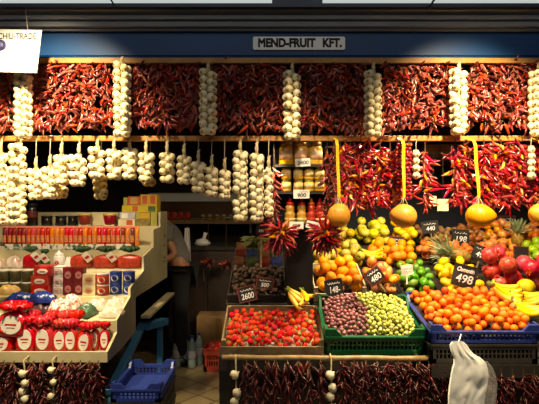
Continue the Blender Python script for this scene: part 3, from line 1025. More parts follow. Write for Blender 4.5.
for g_ in gr:
    k = min(range(len(cent)), key=lambda q: (cent[q][0][0] - g_[0]) ** 2 + (cent[q][0][1] - g_[1]) ** 2)
    bun[k].append(g_)
wh = ['front corner by the strawberries', 'front edge, beside the green ones', 'middle by the crate end', 'middle beside the green ones', 'back corner by the oranges', 'back edge under the oranges',
      'front edge beside the red ones', 'front corner rim', 'crate end by the tangerines', 'middle beside the red ones', 'middle of the green half', 'back edge beside the red ones', 'back edge below the apples', 'back corner by the limes']
for k, ((c, col), lst) in enumerate(zip(cent, bun)):
    if not lst:
        continue
    zc = sum(q[2] for q in lst) / len(lst)
    rm = mx @ T(c[0], c[1], zc - 0.03)
    root = empty('grape_bunch', None, 'bunch of %s grapes in the green crate, %s' % (('dusky red', 'pale green')[col], wh[k]), 'grapes', 'grape bunches in the green crate', rm)
    lst = sorted(lst, key=lambda q: -q[2])[:98]
    b = MB()
    for (x, y, z, q) in lst[::4]:
        b.tube([(0, 0, 0.0), ((x - c[0]) * 0.6, (y - c[1]) * 0.6, (z - zc + 0.03) * 0.5 + 0.004), (x - c[0], y - c[1], z - zc + 0.03)], 0.0016, 4)
    b.build('stem', m_gstem, root)
    for (x, y, z, q) in lst:
        put('grape', (G_R, G_G)[col], root, T(x - c[0], y - c[1], z - zc + 0.03) @ rand_rot(rg) @ Matrix.Diagonal((q, q, q, 1)))

# ---- tier 1: blue crate with tangerines, standing on a dark one
bx, by = 0.876, -0.085
sl = 0.16
plastic_crate(crate_mx(bx, by, 0.672, 0.0), 0.58, 0.092, 0.106, m_dkplast, 'dark grey plastic crate under the blue tangerine crate', corner=0.0)
w, d, h = 0.58, 0.54, 0.068
mx = crate_mx(bx, by, 0.784, sl)
cr = plastic_crate(mx, w, d, h, m_bluplast, 'blue plastic crate full of tangerines', corner=0.034)
MB().box(0.02, d - 0.04, -0.042, w - 0.02, d - 0.02, 0.0).build('support_block', m_dkplast, cr)
fl = lambda x, y: 0.022 + 0.032 * (min(1, max(0, y) / 0.10) ** 0.8) * math.sin(math.pi * min(1, max(0, x / 0.58))) ** 0.3 + 0.018 * y / 0.54
bed(cr, w, d, lambda x, y: fl(x, y) - 0.003, m_blackliner, 0.016)
fill(mx, w, d, 'tangerine', F_TANG, 0.0240, 400, 'small bright tangerine heaped in the blue crate', 'tangerine', 'tangerines in the blue crate', fl, 12, limit=0.076, upright=None)


# ---- tier 2
def tray(k, x0, x1, h, label, m=None, group=None, d=TD, dy=0.0, hb=None):
    mx = on_tier(k, x0, dy)
    return mx, x1 - x0, wooden_crate(mx, x1 - x0, d, h, label, group, m or m_crate, hb=hb)


def mound(w, d, base, hx, hy=0.03):
    return lambda x, y: base + hx * (math.sin(math.pi * min(1, max(0, x / w))) ** 0.4) * min(1, max(0, y) / 0.1) + hy * y / d


def heap(k, x0, x1, h, crate_label, m, name, mesh, r, n, label, cat, group, seed, base=0.012, hx=0.03, hy=0.04, rv=0.08, kids=(), upright=None, limit=None, liner=None, hb=None, packr=1.0, dy=0.0, d=TD):
    mx, w, cr = tray(k, x0, x1, h, crate_label, m, hb=hb, d=d, dy=dy)
    g = mound(w, d, base, hx, hy)
    limit = r * (3.15 if k < 4 else 3.5)
    n = 200
    bed(cr, w, d, lambda x, y: g(x, y) - 0.003, liner or m_blackliner)
    fill(mx, w, d, name, mesh, r, n, label, cat, group, g, seed, rv, kids, upright, limit=limit, packr=packr)
    return mx, w, g


heap(2, 0.290, 0.632, 0.06, 'pale wooden box of oranges behind the red grapes', m_board, 'orange_fruit', F_ORANGE, 0.036, 48, 'round orange piled in the pale box behind the red grapes', 'orange', 'oranges in the pale box',
     21, hx=0.025, hy=0.03, hb=0.10, limit=0.16)
heap(2, 0.637, 0.870, 0.02, 'dark tray of blushed mangoes behind the green grapes', m_display, 'mango', F_MANGO, 0.042, 15, 'red and yellow blushed mango behind the green grapes', 'mango', 'mangoes behind the green grapes', 22, hx=0.01, hy=0.01, limit=0.15, packr=0.95)
heap(2, 0.874, 1.122, 0.02, 'dark tray of limes behind the tangerines', m_display, 'lime', F_LIME, 0.030, 44, 'shiny green lime in the tray between mangoes and lemons', 'lime', 'limes in the tray', 23, hx=0.02, hy=0.02, limit=0.12, packr=0.95)
heap(2, 1.126, 1.425, 0.02, 'dark tray of lemons behind the tangerines', m_display, 'lemon', F_LEMON, 0.034, 40, 'bright yellow lemon in the tray between limes and pomegranates', 'lemon', 'lemons beside the limes', 24, hx=0.02, hy=0.02, limit=0.13, packr=0.95)
# pomegranates
mx, w, cr = tray(2, 1.430, 2.06, 0.03, 'dark tray of pomegranates beside the lemons', m_display)
f = mound(w, TD, 0.012, 0.01, 0.01)
bed(cr, w, TD, lambda x, y: f(x, y) - 0.003, m_blackliner)
rg = random.Random(31)
for (x, y, z, q) in pack(w, TD, f, lambda u: 0.057 * (0.88 + 0.26 * u), 60, rg, limit=0.20):
    rm = rot(rg.uniform(-70, 110), 'X') @ rot(rg.uniform(-60, 60), 'Y')
    fruit('pomegranate', F_POM, mx, (x, y, z), q, rm, 'large red pomegranate in the tray beside the lemons', 'pomegranate', 'pomegranates in the tray', (('crown', F_CROWN),))
# orange persimmon-like fruits lying in front of the pomegranates
for i, (px, py, r, me, nm, lab) in enumerate(((507.5, 292, 0.050, F_ORANGE, 'orange_fruit', 'deep orange fruit lying between lemons, pomegranates and bananas'), (526, 287, 0.056, F_YAPPLE, 'melon', 'small round yellow melon in front of the pomegranates'))):
    fruit(nm, me if i == 0 else unit('melon', [m_lemon], lambda p: Vector((p.x, p.y, p.z * 0.9))), Matrix.Identity(4), P(px, py, 0.375), r, rot(20, 'X'), lab, 'fruit', None)

# ---- tier 3
heap(3, 0.300, 0.728, 0.02, 'dark tray of quinces behind the oranges', m_display, 'quince', F_QUINCE, 0.038, 36, 'greenish yellow quince in the tray behind the oranges', 'quince', 'quinces behind the oranges', 41, hx=0.0, hy=0.01, limit=0.10)
heap(3, 0.738, 1.128, 0.02, 'dark tray of oranges below the yellow apples', m_display, 'orange_fruit', F_ORANGE, 0.036, 38, 'orange in the tray below the yellow apples', 'orange', 'oranges below the yellow apples', 42, hx=0.01, hy=0.01, limit=0.11)
tray(3, 1.138, 1.60, 0.03, 'low dark tray under the lying pineapple', m_display, d=0.15)
heap(3, 1.138, 1.60, 0.02, 'dark tray of persimmons behind the pineapple', m_display, 'persimmon', F_PEACH, 0.034, 30, 'orange-brown persimmon behind the lying pineapple', 'persimmon', 'persimmons behind the pineapple', 43, hx=0.0, hy=0.0, limit=0.09, dy=0.16, d=0.225)
heap(3, 1.61, 1.93, 0.02, 'dark tray of peaches behind the pomegranates', m_display, 'peach', F_PEACH, 0.038, 24, 'orange-red peach in the tray behind the pomegranates', 'peach', 'peaches behind the pomegranates', 44, hx=0.0, hy=0.0, limit=0.10)
heap(3, 1.94, 2.34, 0.02, 'dark tray of green apples by the upright pineapple', m_display, 'apple', F_GAPPLE, 0.040, 24, 'green apple in the tray below the upright pineapple', 'apple', 'green apples by the pineapple', 45, hx=0.0, hy=0.0, limit=0.10)

# ---- tier 4
heap(4, 0.30, 0.72, 0.02, 'dark tray of shaded quinces at the top behind the hanging chilli bunch', m_display, 'quince', F_QUINCE, 0.038, 26, 'quince in the top tray behind the hanging chilli bunch', 'quince', 'quinces in the top tray', 50, hx=0.0, hy=-0.02, base=0.022, limit=0.07)
heap(4, 0.73, 1.035, 0.02, 'dark tray of yellow apples in the top row', m_display, 'apple', F_YAPPLE, 0.040, 26, 'yellow apple in the top row tray', 'apple', 'yellow apples in the top row', 51, hx=0.02, hy=0.0, limit=0.10, upright=35)
heap(4, 1.045, 1.235, 0.02, 'dark tray of lemons in the top row', m_display, 'lemon', F_LEMON, 0.036, 20, 'yellow lemon in the top row beside the apples', 'lemon', 'lemons in the top row', 52, hx=0.02, hy=0.0, limit=0.10, packr=0.95)
heap(4, 1.245, 1.57, 0.02, 'dark tray of kiwis in the top row', m_display, 'kiwi', F_KIWI, 0.028, 62, 'brown fuzzy kiwi in the top row tray', 'kiwi', 'kiwis in the top row', 53, hx=0.02, hy=0.0, limit=0.09, packr=0.95)
heap(4, 1.58, 1.84, 0.02, 'dark tray of dates in the top row', m_display, 'date', F_DATE, 0.026, 56, 'long brown date in the top row tray', 'date', 'dates in the top row', 54, hx=0.02, hy=0.0, limit=0.09, packr=0.95)
heap(4, 1.85, 2.09, 0.02, 'dark tray of blushed apples in the top row', m_display, 'apple', F_RAPPLE, 0.040, 18, 'yellow apple with red blush in the top row', 'apple', 'blushed apples in the top row', 55, hx=0.02, hy=0.0, limit=0.09, upright=50)
heap(4, 2.10, 2.36, 0.02, 'dark tray of peaches at the far end of the top row', m_display, 'peach', F_PEACH, 0.038, 18, 'red peach in the tray at the far end of the top row', 'peach', 'peaches in the top row', 56, hx=0.0, hy=0.0, limit=0.09)


# ---- bananas
def banana_mesh(k, L, r):
    b = MB()
    n = 11
    pts, rad = [], []
    for i in range(n):
        t = i / (n - 1)
        a = (t - 0.5) * R(92 + 10 * k)
        Rr = L / R(92 + 10 * k)
        pts.append((Rr * math.sin(a), 0, Rr * (1 - math.cos(a))))
        rad.append(r * (0.34 + 0.66 * min(1, math.sin(min(1, (t + 0.02) * 3.0) * math.pi / 2) * (1 if t < 0.7 else 1 - 0.62 * ((t - 0.7) / 0.3) ** 1.7))))
    b.tube(pts, rad, 6, 0)
    e = Vector(pts[0]); dr = (Vector(pts[0]) - Vector(pts[1])).normalized()
    b.tube([e + dr * -0.004, e + dr * 0.012, e + dr * 0.024], [rad[0] * 0.95, rad[0] * 0.8, rad[0] * 0.9], 6, 2)
    e = Vector(pts[-1]); dr = (Vector(pts[-1]) - Vector(pts[-2])).normalized()
    b.tube([e - dr * 0.003, e + dr * 0.005], [rad[-1] * 1.02, rad[-1] * 0.7], 6, 1)
    return b.mesh('banana', [m_banana, m_bananat, m_gapple])


BAN = [banana_mesh(k, 0.17 + 0.01 * k, 0.017) for k in range(3)]


def banana_bunch(c, n, yaw, pitch, roll, label, group, spread=11, s=1.0):
    mx = Matrix.Translation(c) @ rot(yaw, 'Z') @ rot(pitch, 'X') @ rot(roll, 'Y') @ Matrix.Diagonal((s, s, s, 1))
    root = empty('banana_bunch', None, label, 'bananas', group, mx)
    for k in range(n):
        f = (k - (n - 1) / 2)
        mm = rot(spread * f, 'Z') @ T(0.085, f * 0.007, 0.004 * (k % 2)) @ rot(8 * (k % 2), 'X')
        put('banana', BAN[k % 3], root, mm)
    MB().ball(0.020, 8, 6, 0, fn=lambda p: Vector((p.x * 0.9, p.y * (0.6 + 0.25 * n / 3), p.z * 0.7))).build('crown', m_bananat, root, T(-0.014, 0, 0.030))
    return root


G = 'banana bunches'
banana_bunch(P(489, 288, 0.24), 4, -14, 40, 24, 'ripe banana bunch lying from the pomegranates down onto the tangerines', G, 10, 1.15)
banana_bunch(P(548, 299, 0.19), 4, 172, -30, 8, 'banana bunch lying across at the frame edge above the blue crate', G, 12, 1.25)
banana_bunch(P(548, 313, 0.10), 3, 166, -25, -4, 'lowest banana bunch, resting on the blue crate rim', G, 12, 1.2)
banana_bunch(P(361, 254, 0.96), 3, -8, 40, 6, 'banana bunch on the oranges below the yellow apples', G, 10, 1.0)
banana_bunch(P(289, 293, 0.36), 3, -52, 36, 34, 'banana bunch draped at the foot of the black column', G, 20, 0.95)
banana_bunch(P(305, 293, 0.36), 2, -112, 36, 30, 'two bananas draped at the foot of the black column', G, 20, 0.85)

# ---- pineapples
def pineapple(mx, label, L=0.16, r=0.052):
    root = empty('pineapple', None, label, 'pineapple', 'pineapples', mx)
    prof = []
    n = 14
    for i in range(n + 1):
        t = i / n
        prof.append((max(0.006, r * (math.sin(math.pi * (0.06 + 0.88 * t)) ** 0.45)), L * t))
    MB().lathe(prof, 24, 0, fn=lambda a, i: 1 + 0.07 * math.cos(8 * a + i * 1.57) * (1 if 0 < i < n else 0)).build('fruit_body', m_pine, root)
    rg = random.Random(int(L * 1000))
    b = MB()
    for k in range(44):
        a = k * 2.4
        t = k / 43
        e = R(24 + 62 * t)
        l = (0.085 + 0.05 * math.sin(t * 3) + rg.uniform(-0.01, 0.01)) * L / 0.125
        d = Vector((math.cos(a) * math.cos(e), math.sin(a) * math.cos(e), math.sin(e)))
        sd = Vector((-math.sin(a), math.cos(a), 0))
        base = Vector((0, 0, L - 0.008)) + Vector((math.cos(a), math.sin(a), 0)) * 0.018 * (1 - t * 0.7) + Vector((0, 0, 0.02 * t))
        vs = []
        for q, w_ in ((0, 0.009), (0.45, 0.008), (0.8, 0.005), (1, 0.0006)):
            c = base + d * l * q + Vector((0, 0, -0.03 * q * q * (1 - t)))
            nrm = d.cross(sd) * 0.0009
            vs += [c - sd * w_ - nrm, c + sd * w_ - nrm, c + nrm * 3]
        fs = []
        for i in range(3):
            for e2 in range(3):
                fs.append((3 * i + e2, 3 * i + (e2 + 1) % 3, 3 * i + 3 + (e2 + 1) % 3, 3 * i + 3 + e2))
        fs += [(2, 1, 0), (9, 10, 11)]
        b.add(vs, fs, 0)
    b.build('leaf_crown', m_pineleaf, root)
    return root


pineapple(Matrix.Translation(P(470, 259.0, 0.96)) @ rot(-73, 'Y') @ rot(8, 'X'), 'pineapple lying on its side behind the limes and lemons', 0.165, 0.056)
pineapple(Matrix.Translation(P(518, 247, 1.285)) @ rot(-4, 'Y') @ rot(4, 'X'), 'pineapple standing upright near the blushed apples', 0.12, 0.05)

# ---- dark display of dried fruit beside the black column
heap(2, -0.275, 0.104, 0.05, 'dark tray of dried figs behind the strawberries', m_display, 'dried_fig', F_NUT, 0.019, 130, 'wrinkled brown dried fig in the dark tray behind the strawberries', 'dried fig', 'dried figs', 61, hx=0.01, hy=0.02, limit=0.07)
mx, w, cr = tray(3, -0.275, 0.104, 0.05, 'shadowed tray of small dark packets above the dried figs', m_display)
b = MB().box(-0.038, -0.012, 0, 0.038, 0.012, 0.10)
PK = [MB().prism([(-0.012, 0), (0.012, 0), (0.013, 0.05), (0.003, 0.10), (-0.003, 0.10), (-0.013, 0.05)], 'x', -0.038, 0.038).mesh('spice_packet', mm, 0.003) for mm in
      (mat('brown_packet', '#4a2f1c', 0.3, '#6a4526', 30), mat('dark_green_packet', '#273018', 0.3, '#48502a', 30), mat('dark_red_packet', '#4e1a14', 0.3, '#6b2a1e', 30), mat('navy_packet', '#1c2140', 0.3, '#2c3360', 30))]
k = 0
for j in range(3):
    for i in range(4):
        o = put('spice_packet', PK[(i + 2 * j) % 4], None, mx @ T(0.052 + 0.092 * i, 0.06 + 0.115 * j, 0.010 + 0.012 * j) @ rot(-8, 'X') @ rot(rnd.uniform(-12, 12), 'Z'))
        tag(o, '%s dried food packet in the shadowed tray above the dried figs' % ('brown', 'dark green', 'dark red', 'navy')[(i + 2 * j) % 4], 'packet', 'packets above the dried figs, %s' % ('brown', 'dark green', 'dark red', 'navy')[(i + 2 * j) % 4])
        k += 1
# bunch of green leaves hung over it
root = empty('herb_bunch', P(257, 236, 0.9), 'bunch of greenish herbs hanging in the dark above the dried figs', 'herbs')
b = MB()
for k in range(60):
    a = k * 2.4
    e = R(-75 + 70 * (k / 60))
    l = 0.08 + 0.06 * rnd.random()
    d = Vector((math.cos(a) * math.cos(e), math.sin(a) * math.cos(e), math.sin(e)))
    sd = d.orthogonal().normalized()
    c = d * l
    b.add([tuple(c * 0.2), tuple(c * 0.7 + sd * 0.014), tuple(c), tuple(c * 0.7 - sd * 0.014), tuple(c * 0.7 + d.cross(sd) * 0.004)], [(0, 1, 4), (1, 2, 4), (2, 3, 4), (3, 0, 4), (0, 3, 2, 1)], 0)
b.build('leaves', mat('dry_herb_green', '#6c6a2a', 0.7, '#4f5420', 20), root)
MB().tube([(0, 0.0, 0), (0, -0.1, 0.12), (0, -0.3, 0.30)], 0.002, 5).build('cord', m_browncord, root)

# ------------------------------------------------------------------ price boards in the fruit
def chalk_line(b, x0, x1, z, amp, n, th, seed):
    """A line of joined-up handwriting: one looping stroke."""
    rg = random.Random(seed)
    pts = []
    for k in range(n * 4 + 1):
        t = k / (n * 4)
        pts.append((x0 + (x1 - x0) * t + 0.25 * amp * math.sin(k * 1.5708 + 1), -0.0045, z + amp * math.sin(k * 1.5708) * (0.6 + 0.6 * rg.random())))
    b.tube(pts, th, 4)


def price_board(px, py, wpx, hpx, roll, Y, l1, l2, label, frame=m_slate, stake=0.10, lean=8, scribble=0):
    m = M(Y)
    w, h = wpx * m * 0.86, hpx * m * 0.86
    mx = Matrix.Translation(P(px, py, Y)) @ rot(-lean, 'X') @ rot(roll, 'Y')
    root = empty('price_board', None, label, 'price sign', 'chalk price boards', mx)
    MB().box(-w / 2, -0.003, -h / 2, w / 2, 0.003, h / 2).build('board', m_slate, root)
    b = MB()
    t = 0.006
    for x0, z0_, x1, z1_ in ((-w / 2 - t, -h / 2 - t, w / 2 + t, -h / 2), (-w / 2 - t, h / 2, w / 2 + t, h / 2 + t), (-w / 2 - t, -h / 2, -w / 2, h / 2), (w / 2, -h / 2, w / 2 + t, h / 2)):
        b.box(x0, -0.005, z0_, x1, 0.005, z1_)
    b.build('frame', frame, root)
    if l2:
        text('chalk_lettering', l2, h * 0.58, m_chalk, root, T(0, -0.004, -h * 0.17), sx=min(1.0, w / (h * 0.58) / (0.64 * len(l2))), shear=0.12, bold=0.0007)
    if l1:
        text('chalk_lettering', l1, h * 0.30, m_chalk, root, T(0, -0.004, h * 0.28), sx=min(1.0, w / (h * 0.30) / (0.58 * len(l1))), shear=0.2, bold=0.001)
    if scribble:
        b = MB()
        chalk_line(b, -w * 0.4, w * 0.38, h * 0.28, h * 0.07, scribble, 0.0016, int(px))
        b.build('chalk_lettering', m_chalk, root)
    if stake:
        MB().box(-0.006, 0.003, -h / 2 - stake, 0.006, 0.008, 0).build('stake', m_crate, root)
    return root


price_board(464.5, 276, 25.5, 23.5, 14, 0.405, 'Clementin', '498', 'large chalk price board reading Clementin 498 stuck before the lemons', stake=0.10)
price_board(334, 287.5, 18.5, 17, -10, 0.40, None, '148-', 'chalk price board leaning on the oranges in the pale box', stake=0.08, scribble=5)
price_board(374.5, 276, 18, 16, -35, 0.455, None, '480', 'strongly tilted chalk price board with red edge by the mangoes', m_redframe, stake=0.08, scribble=4)
price_board(430, 227, 18, 12, -8, 1.30, None, '440', 'chalk price board before the kiwis in the top row', stake=0.08, scribble=4)
price_board(460.5, 237, 18, 16, 4, 1.26, None, '198', 'chalk price board before the dates in the top row', stake=0.08, scribble=4)
price_board(481.5, 253.5, 19, 15, 22, 0.87, None, '498', 'chalk price board rolled over beside the persimmons', stake=0.07, scribble=4)
price_board(506.5, 222, 20, 13, 0, 1.66, None, '398', 'dim chalk price board behind the blushed apples', m_redframe, stake=0.16, scribble=4)
price_board(396.5, 243, 15.5, 14, 3, 1.27, None, '480', 'reddish price board between yellow apples and lemons', m_redframe, stake=0.08, scribble=4)
price_board(521, 254, 16, 16, 4, 0.93, None, None, 'plain dark board before the upright pineapple', m_redframe, stake=0.08)
price_board(247, 294, 19, 16, -14, 0.455, None, '2600', 'red-edged chalk price board reading 2600 above the dried figs', m_redframe, stake=0.06, scribble=4)
price_board(265, 283.5, 18, 11, 6, 0.52, None, '500', 'small chalk price board with red edge among the dark packets', m_redframe, stake=0.08, scribble=4)
price_board(261, 230, 10, 7, 0, 0.80, None, '195', 'tiny dim chalk board near the top of the dark packets', stake=0.30)
# pale plastic card standing before the limes
root = empty('price_card', P(407, 270, 0.43), 'pale price card standing between mangoes and limes', 'price sign')
m = M(0.43)
MB().box(-6 * m, 0, -5 * m, 6 * m, 0.002, 5 * m).build('card', m_white, root, rot(-6, 'Y'))
b = MB(); chalk_line(b, -4.4 * m, 4.4 * m, 1.5 * m, 0.8 * m, 4, 0.0012, 3); chalk_line(b, -4 * m, 4 * m, -1.8 * m, 1.0 * m, 3, 0.0012, 4)
b.build('handwriting', m_inkgrey, root, rot(-6, 'Y'))
MB().box(-0.005, 0.002, -5 * m - 0.06, 0.005, 0.005, 0).build('stake', m_white, root)

# ------------------------------------------------------------------ honey shelf on the column
YS = 0.05
xa, xb = P(275, 0, YS).x, P(326.5, 0, YS).x
root = empty('jar_shelf', P(300, 193, 0.27), 'narrow dark shelf unit with honey jars on the black column', 'shelf')
o0 = root.location
sh = []
zt = P(0, 139.5, YS).z
for nm, py in (('shelf_board', 164.5), ('shelf_board', 191.5), ('shelf_board', 223.5)):
    z = P(0, py, YS).z
    sh.append(z)
    MB().box(xa - o0.x, YS - o0.y, z - 0.014 - o0.z, xb - o0.x, 0.48 - o0.y, z - o0.z).build(nm, m_display, root)
MB().box(xa - o0.x, 0.25 - o0.y, sh[2] - 0.014 - o0.z, xb - o0.x, 0.26 - o0.y, zt - 0.035 - o0.z).build('back_panel', m_black, root)
for x in (xa - 0.010, xb):
    MB().box(x - o0.x, YS + 0.05 - o0.y, sh[2] - 0.014 - o0.z, x + 0.010 - o0.x, 0.48 - o0.y, zt - 0.035 - o0.z).build('side_panel', m_display, root)


def jar_meshes(r, h, body, lid, lab, lab_h=(0.25, 0.75)):
    g = MB().lathe([(r * 0.92, 0), (r, 0.006), (r, h * 0.70), (r * 0.93, h * 0.78), (r * 0.80, h * 0.83)], 18).mesh('jar_glass', body)
    l = MB().lathe([(r * 0.86, h * 0.83), (r * 0.88, h * 0.84), (r * 0.88, h * 0.985), (r * 0.80, h)], 18).mesh('lid', lid)
    vs, fs = [], []
    n = 12
    for k in range(n + 1):
        a = R(-90 - 62 + 124 * k / n)
        for z in lab_h:
            for q in (1.005, 1.02):
                vs.append((r * q * math.cos(a), r * q * math.sin(a), h * z * 0.98))
    for k in range(n):
        o = 4 * k
        fs += [(o + 1, o + 5, o + 7, o + 3), (o, o + 2, o + 6, o + 4), (o, o + 4, o + 5, o + 1), (o + 2, o + 3, o + 7, o + 6)]
    fs += [(0, 1, 3, 2), (4 * n, 4 * n + 2, 4 * n + 3, 4 * n + 1)]
    lb = MB().add(vs, fs, 0, True).mesh('label', lab)
    return (('jar_body', g), ('lid', l), ('label', lb))


def place_kids(name, kids, mx, label, cat, group):
    root = empty(name, None, label, cat, group, mx)
    for nm, me in kids:
        put(nm, me, root)
    return root


BIG = jar_meshes(7.3 * M(0.1), 0.131, m_honey, m_lidgold, m_labelpink, (0.22, 0.62))
for i, px in enumerate((286, 300.7, 315.2)):
    z = sh[0]
    place_kids('honey_jar', BIG, T(P(px, 0, 0.105).x, 0.105, z + 0.001) @ rot((i - 1) * 10, 'Z'), 'large jar of pale honey, %s on the top honey shelf' % ('strawberry-side one', 'middle one', 'one nearest the chillies')[i], 'jar', 'large honey jars')
SM = [jar_meshes(5.1 * M(0.1), 0.068, bm, m_lidolive, m_label) for bm in (m_honey, m_honeydk)]
for row in range(2):
    for i, px in enumerate((286.2, 298.3, 309.0, 319.4)):
        place_kids('honey_jar', SM[0], T(P(px, 0, 0.10).x, 0.10, sh[1] + 0.001 + 0.069 * row) @ rot(rnd.uniform(-15, 15), 'Z'),
                   'small labelled honey jar, %s of the %s layer on the middle shelf' % (ORD[i], ('lower', 'upper')[row]), 'jar', 'small honey jars')


def bottle(px, lower, upper, cap, label, spread):
    r = spread * M(0.1)
    root = empty('squeeze_bottle', T(0, 0, 0).to_translation() + Vector((P(px, 0, 0.11).x, 0.11, sh[2] + 0.001)), label, 'bottle', 'sauce bottles on the honey shelf')
    MB().lathe([(r * 0.9, 0), (r, 0.004), (r * 1.0, 0.03), (r * 0.93, 0.036), (r, 0.045), (r * 0.96, 0.058), (r * 0.72, 0.066), (r * 0.86, 0.076), (r * 0.86, 0.096), (r * 0.55, 0.105)], 16).build('bottle_body', lower, root)
    MB().lathe([(r * 0.72, 0.1045), (r * 0.72, 0.119), (r * 0.35, 0.122), (r * 0.22, 0.14), (r * 0.1, 0.146)], 14).build('cap', cap, root)
    MB().lathe([(r * 1.02, 0.012), (r * 1.03, 0.028), (r * 1.01, 0.028), (r * 1.0, 0.012)], 16).build('label', upper, root)


for i, (px, lo_, up_, cp, sp) in enumerate(((290, m_sauce, m_label, m_capred, 5.4), (301.6, m_sauce, m_label, m_capred, 5.0), (311.3, m_saucer, m_saucer, m_capor, 4.6), (320, m_saucer, m_labelpink, m_capred, 4.6))):
    bottle(px, lo_, up_, cp, ('first mustard-yellow sauce bottle with red cap under the honey', 'second mustard-yellow sauce bottle with red cap, in the middle', 'red sauce bottle with orange cap under the honey', 'red sauce bottle with red cap nearest the hanging fruit')[i], sp)

for i, (px, py, w_, h_, ro, l, red) in enumerate(((302.8, 162.5, 15, 8, -4, '2400', 0), (301.5, 194.3, 16, 8.5, -1, '900', 1), (296, 225.3, 15, 7.5, 2, '450', 0), (314, 225.5, 16, 7.5, 14, '650', 0))):
    Y = YS - 0.012
    m = M(Y)
    root = empty('price_card', None, 'white handwritten price card %s' % ('on the edge of the top honey shelf', 'with red line under the small honey jars', 'below the mustard-yellow sauce bottles', 'tilted, below the red sauce bottles')[i], 'price sign', 'white price cards', Matrix.Translation(P(px, py, Y)) @ rot(ro, 'Y'))
    MB().box(-w_ * m / 2, 0, -h_ * m / 2, w_ * m / 2, 0.0015, h_ * m / 2).build('card', m_white, root)
    MB().box(-0.01, 0.0015, -h_ * m / 2 + 0.006, 0.01, 0.013, -h_ * m / 2 + 0.016).build('clip', m_wire, root)
    text('handwriting', l, h_ * m * 0.62, m_inkgrey, root, T(0, -0.0008, -0.002 if not red else -0.006), sx=1.15, shear=0.1, bold=0.0008)
    if red:
        b = MB(); chalk_line(b, -w_ * m * 0.1, w_ * m * 0.4, h_ * m * 0.3, 0.003, 3, 0.0012, 5)
        b.build('red_scribble', m_inkred, root)

# ------------------------------------------------------------------ bottom strings under the counter and tray
k = 0
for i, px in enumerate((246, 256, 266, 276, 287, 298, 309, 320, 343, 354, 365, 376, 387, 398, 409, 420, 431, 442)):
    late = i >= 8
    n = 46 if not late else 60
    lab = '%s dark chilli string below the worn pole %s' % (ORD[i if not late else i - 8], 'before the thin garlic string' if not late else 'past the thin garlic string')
    chilli_string('hanging_chilli_string', px, 358, 363, 418, -0.060, n, SHADEDRY * 2 + DRYD[:2], lab, 'dark chilli strings under the fruit counter', hw=0.012 if not late else 0.02,
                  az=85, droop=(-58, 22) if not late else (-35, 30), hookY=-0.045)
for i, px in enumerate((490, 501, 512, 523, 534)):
    chilli_string('hanging_chilli_string', px, 366, 376, 420, -0.098, 40, SHADEDRY + DRYD[:1], '%s shadowed chilli string under the dark crate past the white bag' % ORD[i], 'dark chilli strings under the dark crate', hw=0.014, az=85, hookY=-0.09)
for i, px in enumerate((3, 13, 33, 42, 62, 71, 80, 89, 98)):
    chilli_string('hanging_chilli_string', px, 361, 363, 418, -0.028, 62, SHADEDRY * 2 + DRYD[:2], '%s dark chilli string under the tray of red bags' % ORD[i], 'dark chilli strings under the spice tray', hw=0.016, az=85, droop=(-42, 32), hookY=-0.005)


def drop_string(px, ys, Y, yh, label, sc, hookY):
    root = empty('hanging_garlic_string', P(px, yh, Y), label, 'garlic', 'sparse garlic strings at the bottom')
    o = root.location
    pts = [(0, hookY - Y, 0.004), (0, 0, -0.002)]
    for i, y in enumerate(ys):
        p = P(px + (1.5 if i % 2 else -1.0), y, Y) - o
        pts.append((0.003, 0.012, p.z))
        put('garlic_bulb', GAR[i % 5], root, T(p.x, -0.004, p.z) @ aim((-0.9 if i % 2 == 0 else -0.5, -0.75, -0.35), i * 1.3) @ Matrix.Diagonal((sc, sc, sc, 1)))
    MB().tube(pts + [(0.0, 0.012, pts[-1][2] - 0.05)], 0.0045, 6).build('braided_stalk', m_stalk, root)


drop_string(235.5, (374.5, 392.5, 401.5, 414), -0.075, 357, 'sparse garlic string at the aisle end of the worn pole', 0.95, -0.045)
drop_string(331, (375, 387.5, 396.5, 408), -0.085, 357, 'sparse garlic string below the gap between strawberries and grapes', 0.98, -0.045)
drop_string(23.5, (373.5, 383, 391, 398.5, 407), -0.075, 360, 'sparse garlic string of five bulbs under the red bags', 0.82, -0.005)
drop_string(52, (370, 382, 396), -0.07, 360, 'shorter dim garlic string under the red bags', 0.72, -0.005)

# ------------------------------------------------------------------ white plastic bag in front of the dark crate
root = empty('plastic_bag', P(470, 372, -0.19), 'crumpled white plastic bag hanging in front of the dark crate', 'bag')
o0 = root.location


